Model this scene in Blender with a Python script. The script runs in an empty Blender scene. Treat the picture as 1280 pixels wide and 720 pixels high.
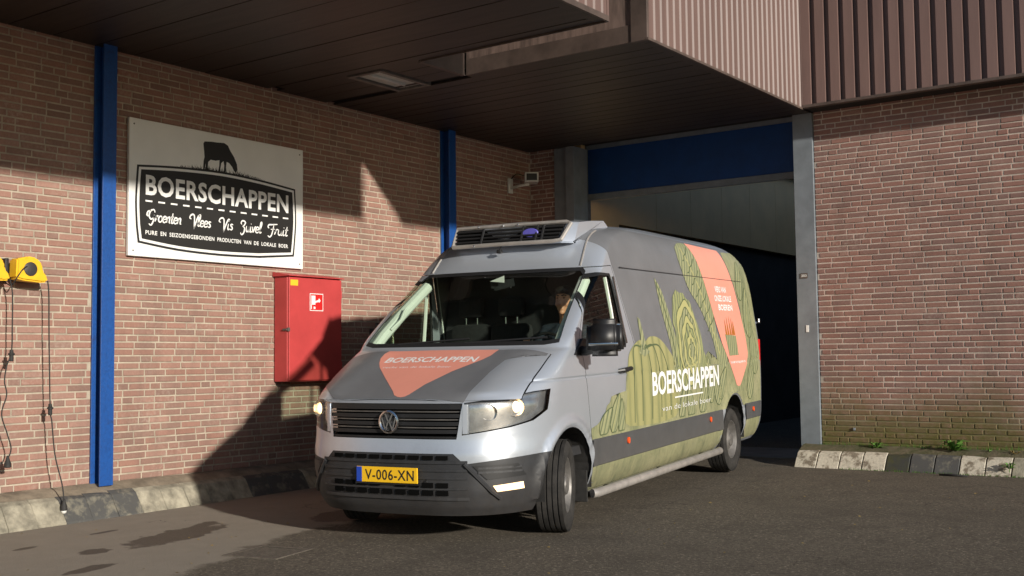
import bpy, bmesh, math, random
import numpy as np
from mathutils import Vector, Matrix
from mathutils.bvhtree import BVHTree
random.seed(7)
sc = bpy.context.scene
COL = sc.collection
R = math.radians

# ------------------------------------------------------------------ camera, sky, sun, exposure
yaw, pitch, roll = R(35.85043), R(3.66212), R(-0.67117)
CAM = Vector((8.88064, -12.75442, 1.15972))
fw = Vector((-math.sin(yaw) * math.cos(pitch), math.cos(yaw) * math.cos(pitch), math.sin(pitch)))
rt = Vector((math.cos(yaw), math.sin(yaw), 0)); up = rt.cross(fw)
r2 = rt * math.cos(roll) + up * math.sin(roll); u2 = up * math.cos(roll) - rt * math.sin(roll)
cd = bpy.data.cameras.new('camera'); cam = bpy.data.objects.new('camera', cd); COL.objects.link(cam)
cam.matrix_world = Matrix(((r2.x, u2.x, -fw.x, CAM.x), (r2.y, u2.y, -fw.y, CAM.y), (r2.z, u2.z, -fw.z, CAM.z), (0, 0, 0, 1)))
cd.sensor_width = 36; cd.lens = 36 * 1417.79 / 1280; cd.clip_end = 2000; cd.clip_start = 0.05
sc.camera = cam

SUN = Vector((1, -0.32, 0.302)).normalized()
w = bpy.data.worlds.new('World'); sc.world = w; w.use_nodes = True
nt = w.node_tree; bg = nt.nodes['Background']
sky = nt.nodes.new('ShaderNodeTexSky'); sky.sky_type = 'NISHITA'; sky.sun_disc = False
sky.sun_elevation = math.asin(SUN.z); sky.sun_rotation = math.atan2(SUN.x, SUN.y)
sky.air_density = 1.0; sky.dust_density = 0.5; sky.ozone_density = 2.5
nt.links.new(sky.outputs[0], bg.inputs[0]); bg.inputs[1].default_value = 0.068
sl = bpy.data.lights.new('sun', 'SUN'); so = bpy.data.objects.new('sun', sl); COL.objects.link(so)
sl.energy = 4.2; sl.angle = R(1.7); sl.color = (1.0, 0.93, 0.825)
so.rotation_euler = SUN.to_track_quat('Z', 'Y').to_euler(); so.location = (30, -15, 12)
vs = sc.view_settings; vs.view_transform = 'Standard'; vs.look = 'None'; vs.gamma = 1; vs.use_curve_mapping = False
vs.exposure = 0.33

H = 4.02          # soffit height
TOP = H + 2.2     # top of the cladding
ZB = 0.12         # foot of the brickwork
def gz(y): return -0.072 + 0.0095 * max(min(y, 12), -40)

# ------------------------------------------------------------------ materials
def mat(name, col, rough=0.6, metal=0.0, var=0.0, vscale=8.0, bump=0.0, bscale=60.0, col2=None, spec=0.5, emit=None, coat=0.0, stretch=None, detail=4):
    m = bpy.data.materials.new(name); m.use_nodes = True
    n = m.node_tree.nodes; L = m.node_tree.links; b = n['Principled BSDF']
    b.inputs['Roughness'].default_value = rough; b.inputs['Metallic'].default_value = metal
    b.inputs['Specular IOR Level'].default_value = spec; b.inputs['Coat Weight'].default_value = coat
    b.inputs['Coat Roughness'].default_value = 0.12
    c = (*col, 1); b.inputs['Base Color'].default_value = c
    if emit:
        b.inputs['Emission Color'].default_value = (*emit[0], 1); b.inputs['Emission Strength'].default_value = emit[1]
    if var or bump or col2:
        tc = n.new('ShaderNodeTexCoord'); mp = n.new('ShaderNodeMapping'); L.new(tc.outputs['Object'], mp.inputs[0])
        if stretch: mp.inputs['Scale'].default_value = stretch
    if var or col2:
        nz = n.new('ShaderNodeTexNoise'); nz.inputs['Scale'].default_value = vscale; nz.inputs['Detail'].default_value = detail
        nz.inputs['Roughness'].default_value = 0.62
        L.new(mp.outputs[0], nz.inputs[0])
        cr = n.new('ShaderNodeValToRGB'); L.new(nz.outputs[0], cr.inputs[0])
        a = col2 or tuple(max(0, x * (1 - var)) for x in col); d = col if col2 else tuple(min(1, x * (1 + var)) for x in col)
        cr.color_ramp.elements[0].position = 0.33; cr.color_ramp.elements[1].position = 0.67
        cr.color_ramp.elements[0].color = (*a, 1); cr.color_ramp.elements[1].color = (*d, 1)
        L.new(cr.outputs[0], b.inputs['Base Color'])
    if bump:
        nb = n.new('ShaderNodeTexNoise'); nb.inputs['Scale'].default_value = bscale; nb.inputs['Detail'].default_value = 5
        L.new(mp.outputs[0], nb.inputs[0]); bp = n.new('ShaderNodeBump'); bp.inputs['Strength'].default_value = bump
        bp.inputs['Distance'].default_value = 0.01; L.new(nb.outputs[0], bp.inputs['Height']); L.new(bp.outputs[0], b.inputs['Normal'])
    return m

def N(m, t, **kw):
    x = m.node_tree.nodes.new(t)
    for k, v in kw.items(): setattr(x, k, v)
    return x
def math_node(m, op, a, b=None, c=None, clamp=False):
    x = N(m, 'ShaderNodeMath', operation=op, use_clamp=clamp)
    for i, v in enumerate((a, b, c)):
        if v is None: continue
        if isinstance(v, (int, float)): x.inputs[i].default_value = v
        else: m.node_tree.links.new(v, x.inputs[i])
    return x.outputs[0]
def mix_node(m, f, a, b, mode='MIX'):
    x = N(m, 'ShaderNodeMix', data_type='RGBA', blend_type=mode)
    for i, v in ((0, f), (6, a), (7, b)):
        if isinstance(v, (int, float)): x.inputs[i].default_value = v
        elif isinstance(v, tuple): x.inputs[i].default_value = (*v[:3], 1)
        else: m.node_tree.links.new(v, x.inputs[i])
    return x.outputs[2]
def noise(m, vec, scale, detail=4, rough=0.55):
    x = N(m, 'ShaderNodeTexNoise'); x.inputs['Scale'].default_value = scale; x.inputs['Detail'].default_value = detail
    x.inputs['Roughness'].default_value = rough; m.node_tree.links.new(vec, x.inputs[0]); return x.outputs[0]
def maprange(m, v, a, b, c=0.0, d=1.0, smooth=False):
    x = N(m, 'ShaderNodeMapRange'); x.interpolation_type = 'SMOOTHSTEP' if smooth else 'LINEAR'
    m.node_tree.links.new(v, x.inputs[0])
    for i, k in zip((1, 2, 3, 4), (a, b, c, d)): x.inputs[i].default_value = k
    return x.outputs[0]

def brick_material(name, cols, moss):
    m = bpy.data.materials.new(name); m.use_nodes = True; L = m.node_tree.links; b = m.node_tree.nodes['Principled BSDF']
    geo = N(m, 'ShaderNodeNewGeometry'); P = geo.outputs['Position']
    at = N(m, 'ShaderNodeAttribute', attribute_name='tone'); oi = N(m, 'ShaderNodeObjectInfo')
    t = math_node(m, 'FRACT', math_node(m, 'ADD', at.outputs['Fac'], oi.outputs['Random']))
    cr = N(m, 'ShaderNodeValToRGB'); L.new(t, cr.inputs[0]); e = cr.color_ramp.elements
    e[0].position = 0; e[0].color = (*cols[0], 1); e[1].position = 1; e[1].color = (*cols[-1], 1)
    for i, c in enumerate(cols[1:-1]):
        k = e.new((i + 1) / (len(cols) - 1)); k.color = (*c, 1)
    g = noise(m, P, 55, 5, 0.7)
    c = mix_node(m, 0.55, cr.outputs[0], mix_node(m, g, (0.15, 0.13, 0.12), (0.75, 0.68, 0.62)), 'SOFT_LIGHT')
    bloom = maprange(m, noise(m, P, 2.2, 4, 0.6), 0.48, 0.75, 0, 0.38)
    speck = maprange(m, noise(m, P, 30, 3), 0.45, 0.62)
    c = mix_node(m, math_node(m, 'MULTIPLY', bloom, speck), c, (0.50, 0.42, 0.36))
    ms = N(m, 'ShaderNodeMapping'); ms.inputs['Scale'].default_value = (2.6, 2.6, 0.35); L.new(P, ms.inputs[0])
    c = mix_node(m, maprange(m, noise(m, ms.outputs[0], 1.2, 5, 0.65), 0.52, 0.72, 0, 0.42), c, (0.13, 0.090, 0.075))
    if moss:
        sx = N(m, 'ShaderNodeSeparateXYZ'); L.new(P, sx.inputs[0])
        h = math_node(m, 'ADD', sx.outputs[2], math_node(m, 'MULTIPLY', math_node(m, 'SUBTRACT', noise(m, P, 1.3, 4, 0.6), 0.5), 1.0))
        f = maprange(m, h, 0.10, 1.05, 0.95, 0.0, True)
        f = math_node(m, 'MULTIPLY', f, maprange(m, noise(m, P, 14, 4, 0.7), 0.25, 0.6, 0.45, 1.0))
        c = mix_node(m, f, c, (0.105, 0.098, 0.026))
    L.new(c, b.inputs['Base Color']); b.inputs['Roughness'].default_value = 0.9; b.inputs['Specular IOR Level'].default_value = 0.25
    bp = N(m, 'ShaderNodeBump'); bp.inputs['Strength'].default_value = 0.5; bp.inputs['Distance'].default_value = 0.004
    L.new(noise(m, P, 120, 5, 0.7), bp.inputs['Height']); L.new(bp.outputs[0], b.inputs['Normal'])
    return m

M = {}
M['brick'] = brick_material('brick', [(0.285, 0.162, 0.130), (0.335, 0.198, 0.162), (0.235, 0.152, 0.128), (0.355, 0.220, 0.182), (0.300, 0.172, 0.138), (0.275, 0.182, 0.152), (0.325, 0.186, 0.152)], False)
M['brick_moss'] = brick_material('brick_moss', [(0.27, 0.152, 0.132), (0.31, 0.178, 0.152), (0.22, 0.138, 0.126), (0.33, 0.205, 0.178), (0.28, 0.155, 0.130), (0.24, 0.155, 0.142), (0.30, 0.170, 0.145)], True)
M['mortar'] = mat('mortar', (0.39, 0.335, 0.265), 0.95, var=0.2, vscale=6, bump=0.3, bscale=140, spec=0.2)
M['mortar_moss'] = mat('mortar_mossy', (0.48, 0.41, 0.355), 0.95, var=0.25, vscale=4, bump=0.3, bscale=140, spec=0.2)
def add_moss(m):
    b = m.node_tree.nodes['Principled BSDF']; src = b.inputs['Base Color'].links[0].from_socket; P = N(m, 'ShaderNodeNewGeometry').outputs['Position']
    sx = N(m, 'ShaderNodeSeparateXYZ'); m.node_tree.links.new(P, sx.inputs[0])
    h = math_node(m, 'ADD', sx.outputs[2], math_node(m, 'MULTIPLY', math_node(m, 'SUBTRACT', noise(m, P, 1.3, 4, 0.6), 0.5), 1.0))
    m.node_tree.links.new(mix_node(m, maprange(m, h, 0.10, 1.05, 0.95, 0.0, True), src, (0.125, 0.118, 0.035)), b.inputs['Base Color'])
add_moss(M['mortar_moss'])
M['blue'] = None
M['door_blue'] = mat('door_blue', (0.005, 0.052, 0.205), 0.5, var=0.12, vscale=4)
M['steel'] = mat('grey_steel_paint', (0.19, 0.215, 0.24), 0.5, var=0.14, vscale=5, bump=0.05, bscale=40)
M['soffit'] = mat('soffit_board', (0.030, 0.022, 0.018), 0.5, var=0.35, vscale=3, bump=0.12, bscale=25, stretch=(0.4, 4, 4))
M['gap'] = mat('dark_gap', (0.012, 0.010, 0.009), 0.9)
M['trim'] = mat('fascia_trim', (0.085, 0.062, 0.052), 0.5, var=0.25, vscale=5)
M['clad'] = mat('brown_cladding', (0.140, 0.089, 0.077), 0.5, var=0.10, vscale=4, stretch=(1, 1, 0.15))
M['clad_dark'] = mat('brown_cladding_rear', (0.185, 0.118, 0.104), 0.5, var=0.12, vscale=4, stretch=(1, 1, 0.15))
M['fascia'] = mat('weathered_fascia', (0.15, 0.105, 0.088), 0.7, var=0.35, vscale=6, stretch=(3, 1, 0.5))
M['concrete'] = mat('kerb_concrete', (0.285, 0.26, 0.20), 0.9, var=0.45, vscale=7, bump=0.5, bscale=60)
M['conc_moss'] = mat('mossy_concrete', (0.13, 0.105, 0.065), 0.95, var=0.45, vscale=8, bump=0.8, bscale=40, col2=(0.055, 0.060, 0.018))
M['conc_dirty'] = mat('dirty_concrete', (0.23, 0.19, 0.14), 0.95, var=0.35, vscale=6, bump=0.6, bscale=50)
def chipped(name, paint, under, lo, hi, sc_=9, rough=0.7):
    m = bpy.data.materials.new(name); m.use_nodes = True; b = m.node_tree.nodes['Principled BSDF']
    P = N(m, 'ShaderNodeNewGeometry').outputs['Position']
    f = maprange(m, noise(m, P, sc_, 6, 0.65), lo, hi)
    c = mix_node(m, f, paint, under)
    c = mix_node(m, maprange(m, noise(m, P, 40, 4, 0.7), 0.4, 0.7, 0, 0.35), c, tuple(x * 0.45 for x in under))
    m.node_tree.links.new(c, b.inputs['Base Color']); b.inputs['Roughness'].default_value = rough
    bp = N(m, 'ShaderNodeBump'); bp.inputs['Strength'].default_value = 0.5; bp.inputs['Distance'].default_value = 0.006
    m.node_tree.links.new(noise(m, P, 60, 5, 0.7), bp.inputs['Height']); m.node_tree.links.new(bp.outputs[0], b.inputs['Normal'])
    return m
M['blue'] = chipped('blue_paint', (0.010, 0.075, 0.30), (0.020, 0.05, 0.17), 0.60, 0.70, 7, 0.42)
M['kerb_white'] = chipped('kerb_white_paint', (0.58, 0.53, 0.43), (0.20, 0.165, 0.12), 0.50, 0.60)
M['kerb_black'] = chipped('kerb_black_paint', (0.072, 0.072, 0.071), (0.20, 0.185, 0.145), 0.50, 0.64)
M['kerb_mossy'] = chipped('kerb_black_mossy', (0.040, 0.042, 0.040), (0.060, 0.060, 0.022), 0.42, 0.62)
M['white'] = mat('white_board', (0.82, 0.82, 0.79), 0.45, var=0.04, vscale=2)
M['black'] = mat('black_print', (0.018, 0.017, 0.016), 0.5)
M['white_print'] = mat('white_print', (0.80, 0.80, 0.78), 0.5)
M['red'] = mat('red_enamel', (0.47, 0.055, 0.055), 0.42, var=0.10, vscale=3, bump=0.03, bscale=20)
M['red_sign'] = mat('red_sign', (0.62, 0.02, 0.02), 0.4)
M['yellow'] = mat('yellow_plastic', (0.80, 0.47, 0.02), 0.42, var=0.08, vscale=12)
M['rubber'] = mat('black_rubber', (0.022, 0.021, 0.020), 0.75, var=0.3, vscale=20)
M['tyre'] = mat('tyre_rubber', (0.024, 0.022, 0.020), 0.85, var=0.45, vscale=9, bump=0.2, bscale=50)
M['plastic'] = mat('dark_plastic', (0.027, 0.028, 0.031), 0.5, var=0.2, vscale=8, bump=0.05, bscale=200)
M['plastic_dk'] = mat('black_plastic', (0.016, 0.016, 0.017), 0.45)
M['chrome'] = mat('chrome', (0.72, 0.72, 0.74), 0.18, metal=1.0)
M['alu'] = mat('aluminium_tube', (0.46, 0.43, 0.40), 0.4, metal=0.5, var=0.15, vscale=10)
M['rim'] = mat('steel_rim', (0.19, 0.18, 0.17), 0.5, metal=0.45, var=0.2, vscale=15)
M['hole'] = mat('black_void', (0.004, 0.004, 0.004), 0.95, spec=0.05)
M['silver'] = mat('silver_paint', (0.54, 0.582, 0.648), 0.33, metal=0.55, coat=0.6, var=0.03, vscale=2)
def grime(m, top, col=(0.16, 0.13, 0.10), amt=0.55):
    """road film thrown up from the wheels: ragged, fading upwards"""
    b = m.node_tree.nodes['Principled BSDF']; inp = b.inputs['Base Color']; P = N(m, 'ShaderNodeTexCoord').outputs['Object']
    src = inp.links[0].from_socket if inp.links else tuple(inp.default_value)
    sx = N(m, 'ShaderNodeSeparateXYZ'); m.node_tree.links.new(P, sx.inputs[0])
    h = math_node(m, 'ADD', sx.outputs[2], math_node(m, 'MULTIPLY', math_node(m, 'SUBTRACT', noise(m, P, 4, 5, 0.7), 0.5), 0.5))
    f = math_node(m, 'MULTIPLY', maprange(m, h, 0.2, top, amt, 0.0), maprange(m, noise(m, P, 26, 4, 0.7), 0.3, 0.7, 0.4, 1.0))
    m.node_tree.links.new(mix_node(m, f, src, col), inp)
grime(M['silver'], 0.75); grime(M['plastic'], 0.6, (0.09, 0.075, 0.06), 0.3)
M['moulding'] = mat('side_moulding_grey', (0.072, 0.074, 0.078), 0.5, var=0.1, vscale=6); grime(M['moulding'], 0.75, (0.13, 0.11, 0.09), 0.5)
M['wrap'] = mat('grey_wrap', (0.155, 0.159, 0.170), 0.42, var=0.08, vscale=3, coat=0.15)
M['coral'] = mat('coral_wrap', (0.80, 0.315, 0.235), 0.42, var=0.03, vscale=3)
M['coral_hood'] = mat('coral_hood_wrap', (0.78, 0.31, 0.235), 0.40, var=0.03, vscale=3, coat=0.2)
M['lining'] = mat('cab_lining', (0.70, 0.73, 0.68), 0.8)
M['cab_dark'] = mat('cab_dark', (0.020, 0.020, 0.022), 0.8, var=0.2)
M['seat'] = mat('seat_fabric', (0.014, 0.014, 0.016), 0.9, var=0.3, vscale=30)
M['orange'] = mat('orange_marker', (0.85, 0.10, 0.02), 0.3)
M['plate'] = mat('plate_yellow', (0.85, 0.50, 0.015), 0.4)
M['eu_blue'] = mat('plate_blue', (0.015, 0.06, 0.42), 0.4)
M['violet'] = mat('violet_badge', (0.10, 0.09, 0.42), 0.4)
M['lamp_glow'] = mat('headlamp_bulb', (1, 0.85, 0.6), 0.3, emit=((1.0, 0.68, 0.34), 3.6))
M['fog_glow'] = mat('foglamp_bulb', (1, 0.8, 0.5), 0.3, emit=((1.0, 0.56, 0.27), 1.3))
M['lamp_back'] = mat('lamp_back', (0.62, 0.63, 0.66), 0.22, metal=0.85, var=0.25, vscale=9)
M['reflector'] = mat('reflector', (0.75, 0.72, 0.68), 0.16, metal=0.95)
M['panel'] = mat('cold_store_panel', (0.86, 0.58, 0.28), 0.45, var=0.06, vscale=2)
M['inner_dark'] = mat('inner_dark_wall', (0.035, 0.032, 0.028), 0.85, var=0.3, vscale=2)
M['inner_floor'] = mat('inner_floor', (0.16, 0.15, 0.135), 0.6, var=0.25, vscale=3)
M['crate'] = mat('crate_plastic', (0.035, 0.045, 0.05), 0.6, var=0.2)
M['leaf'] = mat('weed_leaf', (0.09, 0.20, 0.03), 0.6, var=0.35, vscale=25)
M['leaf_dry'] = mat('dry_leaf', (0.28, 0.20, 0.07), 0.7, var=0.3, vscale=25)
M['iron'] = mat('cast_iron', (0.105, 0.090, 0.072), 0.7, var=0.3, vscale=30)
M['skin'] = mat('skin', (0.58, 0.27, 0.16), 0.5, var=0.12, vscale=25)
M['hair'] = mat('dark_hair', (0.012, 0.009, 0.007), 0.6)
M['jacket'] = mat('navy_jacket', (0.022, 0.030, 0.045), 0.85, var=0.2, vscale=20)
M['metal_dk'] = mat('dull_metal', (0.16, 0.15, 0.14), 0.5, metal=0.6, var=0.2)
M['white_plastic'] = mat('white_plastic', (0.62, 0.61, 0.57), 0.4, var=0.05)
M['diffuser'] = mat('lamp_diffuser', (0.50, 0.52, 0.48), 0.35, var=0.08)
M['yellow_sticker'] = mat('yellow_sticker', (0.80, 0.50, 0.03), 0.5)

def glass(name, tint, refl=1.0, rough=0.02):
    m = bpy.data.materials.new(name); m.use_nodes = True; n = m.node_tree.nodes; L = m.node_tree.links
    n.remove(n['Principled BSDF']); out = n['Material Output']
    tr = N(m, 'ShaderNodeBsdfTransparent'); tr.inputs[0].default_value = (*tint, 1)
    gl = N(m, 'ShaderNodeBsdfGlossy'); gl.inputs['Roughness'].default_value = rough
    fr = N(m, 'ShaderNodeLayerWeight'); fr.inputs[0].default_value = 0.5
    fz = math_node(m, 'ADD', math_node(m, 'MULTIPLY', math_node(m, 'POWER', fr.outputs['Facing'], 5.0), 0.9), 0.05 * refl)
    mx = N(m, 'ShaderNodeMixShader'); L.new(fz, mx.inputs[0])
    L.new(tr.outputs[0], mx.inputs[1]); L.new(gl.outputs[0], mx.inputs[2]); L.new(mx.outputs[0], out.inputs[0])
    return m
M['glass'] = glass('tinted_glass', (0.80, 0.88, 0.80))
M['lens'] = glass('lamp_lens', (0.92, 0.92, 0.90))

def veg_material(name, light, mid, dark, ang, scale, dist):
    m = bpy.data.materials.new(name); m.use_nodes = True; L = m.node_tree.links; b = m.node_tree.nodes['Principled BSDF']
    tc = N(m, 'ShaderNodeTexCoord'); mp = N(m, 'ShaderNodeMapping'); L.new(tc.outputs['Object'], mp.inputs[0])
    mp.inputs['Rotation'].default_value = (0, ang, 0)
    wv = N(m, 'ShaderNodeTexWave', wave_type='BANDS', bands_direction='X', wave_profile='SIN'); L.new(mp.outputs[0], wv.inputs[0])
    wv.inputs['Scale'].default_value = scale; wv.inputs['Distortion'].default_value = dist; wv.inputs['Detail'].default_value = 3
    wv.inputs['Detail Scale'].default_value = 0.7
    cr = N(m, 'ShaderNodeValToRGB'); L.new(wv.outputs[0], cr.inputs[0]); e = cr.color_ramp.elements
    e[0].position = 0.03; e[0].color = (*dark, 1); e[1].position = 0.75; e[1].color = (*light, 1); k = e.new(0.22); k.color = (*mid, 1)
    c = mix_node(m, maprange(m, noise(m, tc.outputs['Object'], 3.2, 4, 0.6), 0.4, 0.68, 0, 0.75), cr.outputs[0], mid)
    L.new(c, b.inputs['Base Color']); b.inputs['Roughness'].default_value = 0.45; b.inputs['Coat Weight'].default_value = 0.1
    return m
LG, MG, DG = (0.335, 0.338, 0.185), (0.235, 0.255, 0.140), (0.105, 0.130, 0.078)
def wash():
    m = bpy.data.materials.new('veg_wash_print'); m.use_nodes = True; L = m.node_tree.links; b = m.node_tree.nodes['Principled BSDF']
    tc = N(m, 'ShaderNodeTexCoord'); mp = N(m, 'ShaderNodeMapping'); L.new(tc.outputs['Object'], mp.inputs[0]); mp.inputs['Scale'].default_value = (2.6, 1, 1.2)
    mp.inputs['Rotation'].default_value = (0, 0.25, 0)
    a = maprange(m, noise(m, mp.outputs[0], 1.5, 6, 0.7), 0.35, 0.65); c = mix_node(m, a, (0.195, 0.212, 0.115), (0.340, 0.332, 0.185))
    c = mix_node(m, maprange(m, noise(m, mp.outputs[0], 7, 5, 0.75), 0.50, 0.66, 0, 0.55), c, (0.090, 0.112, 0.065))
    c = mix_node(m, maprange(m, noise(m, tc.outputs['Object'], 2.1, 3), 0.52, 0.72, 0, 0.5), c, (0.35, 0.332, 0.205))
    L.new(c, b.inputs['Base Color']); b.inputs['Roughness'].default_value = 0.45
    return m
M['veg_field'] = wash(); grime(M['veg_field'], 0.65, (0.12, 0.10, 0.07), 0.6)
M['veg_leaf'] = veg_material('veg_leaf_print', LG, MG, DG, 0.55, 4.5, 2.2)
M['veg_head'] = veg_material('veg_head_print', (0.31, 0.33, 0.14), MG, DG, 0.05, 4.0, 9)
M['veg_gourd'] = veg_material('veg_gourd_print', (0.345, 0.330, 0.150), (0.295, 0.290, 0.130), (0.215, 0.225, 0.105), -0.12, 1.8, 3)
M['veg_line'] = mat('veg_line_print', (0.085, 0.115, 0.055), 0.5)
M['veg_pale'] = mat('veg_pale_print', (0.40, 0.385, 0.17), 0.5)
M['carrot'] = mat('carrot_print', (0.42, 0.14, 0.02), 0.5)

# asphalt: pale dry strip along the brick wall, darker coarse asphalt elsewhere, dark oil stains
def asphalt():
    m = bpy.data.materials.new('asphalt'); m.use_nodes = True; L = m.node_tree.links; b = m.node_tree.nodes['Principled BSDF']
    P = N(m, 'ShaderNodeNewGeometry').outputs['Position']
    sx = N(m, 'ShaderNodeSeparateXYZ'); L.new(P, sx.inputs[0]); X, Y = sx.outputs[0], sx.outputs[1]
    big = noise(m, P, 0.9, 5, 0.6); med = noise(m, P, 5, 5, 0.65); fine = noise(m, P, 130, 3, 0.7); sp = noise(m, P, 260, 2, 0.5)
    # border of the pale strip
    edge = math_node(m, 'ADD', math_node(m, 'ADD', X, math_node(m, 'MULTIPLY', Y, 0.33)), math_node(m, 'MULTIPLY', math_node(m, 'SUBTRACT', noise(m, P, 1.6, 6, 0.65), 0.5), 0.9))
    dark = maprange(m, edge, 0.14, 0.30, 0, 1, True)
    pale = mix_node(m, med, (0.245, 0.218, 0.178), (0.335, 0.298, 0.245))
    pale = mix_node(m, maprange(m, fine, 0.3, 0.7, 0, 0.4), pale, (0.17, 0.14, 0.11))
    dk = mix_node(m, big, (0.120, 0.101, 0.077), (0.165, 0.139, 0.107))
    grit = noise(m, P, 38, 3, 0.8)
    dk = mix_node(m, maprange(m, grit, 0.36, 0.62, 0.65, 0), dk, (0.034, 0.028, 0.021))
    dk = mix_node(m, maprange(m, noise(m, P, 48, 2, 0.5), 0.60, 0.70, 0, 0.85), dk, (0.30, 0.26, 0.20))
    dk = mix_node(m, maprange(m, noise(m, P, 2.4, 5, 0.7), 0.48, 0.70, 0, 0.45), dk, (0.055, 0.046, 0.036))
    c = mix_node(m, dark, pale, dk)
    vo = N(m, 'ShaderNodeTexVoronoi', feature='DISTANCE_TO_EDGE'); vo.inputs['Scale'].default_value = 0.55
    wp = N(m, 'ShaderNodeVectorMath', operation='ADD'); nv = N(m, 'ShaderNodeTexNoise'); nv.inputs['Scale'].default_value = 2.2; nv.inputs['Detail'].default_value = 5
    L.new(P, nv.inputs[0]); L.new(P, wp.inputs[0]); L.new(nv.outputs['Color'], wp.inputs[1]); L.new(wp.outputs[0], vo.inputs['Vector'])
    crack = math_node(m, 'MULTIPLY', maprange(m, vo.outputs['Distance'], 0.0, 0.006, 1, 0), maprange(m, big, 0.52, 0.60))
    c = mix_node(m, math_node(m, 'MULTIPLY', crack, 0.7), c, (0.02, 0.017, 0.014))
    wet = None
    for (cx, cy, rx, ry, a) in [(1.66, -7.15, 0.22, 0.58, 0.30), (1.50, -6.86, 0.10, 0.36, 0.5), (1.75, -7.93, 0.10, 0.14, 0.2), (1.18, -8.12, 0.05, 0.10, 0.2), (2.05, -5.65, 0.30, 0.45, 0.2), (1.02, -7.35, 0.04, 0.14, 0.1), (2.3, -8.35, 0.08, 0.22, 0.2)]:
        dx = math_node(m, 'SUBTRACT', X, cx); dy = math_node(m, 'SUBTRACT', Y, cy)
        ca, sa = math.cos(a), math.sin(a)
        p = math_node(m, 'DIVIDE', math_node(m, 'ADD', math_node(m, 'MULTIPLY', dx, ca), math_node(m, 'MULTIPLY', dy, sa)), rx)
        q = math_node(m, 'DIVIDE', math_node(m, 'SUBTRACT', math_node(m, 'MULTIPLY', dy, ca), math_node(m, 'MULTIPLY', dx, sa)), ry)
        d = math_node(m, 'ADD', math_node(m, 'MULTIPLY', p, p), math_node(m, 'MULTIPLY', q, q))
        d = math_node(m, 'ADD', d, math_node(m, 'MULTIPLY', math_node(m, 'SUBTRACT', noise(m, P, 6, 4, 0.6), 0.5), 2.6))
        f = maprange(m, d, 0.75, 1.05, 1, 0, True)
        wet = f if wet is None else math_node(m, 'MAXIMUM', wet, f)
    c = mix_node(m, math_node(m, 'MULTIPLY', wet, 0.82), c, (0.055, 0.045, 0.034))
    L.new(c, b.inputs['Base Color']); L.new(maprange(m, wet, 0, 1, 0.92, 0.6), b.inputs['Roughness']); b.inputs['Specular IOR Level'].default_value = 0.3
    bp = N(m, 'ShaderNodeBump'); bp.inputs['Strength'].default_value = 0.75; bp.inputs['Distance'].default_value = 0.012
    L.new(math_node(m, 'ADD', noise(m, P, 95, 4, 0.7), math_node(m, 'MULTIPLY', med, 0.6)), bp.inputs['Height']); L.new(bp.outputs[0], b.inputs['Normal'])
    return m
M['asphalt'] = asphalt()

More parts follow.
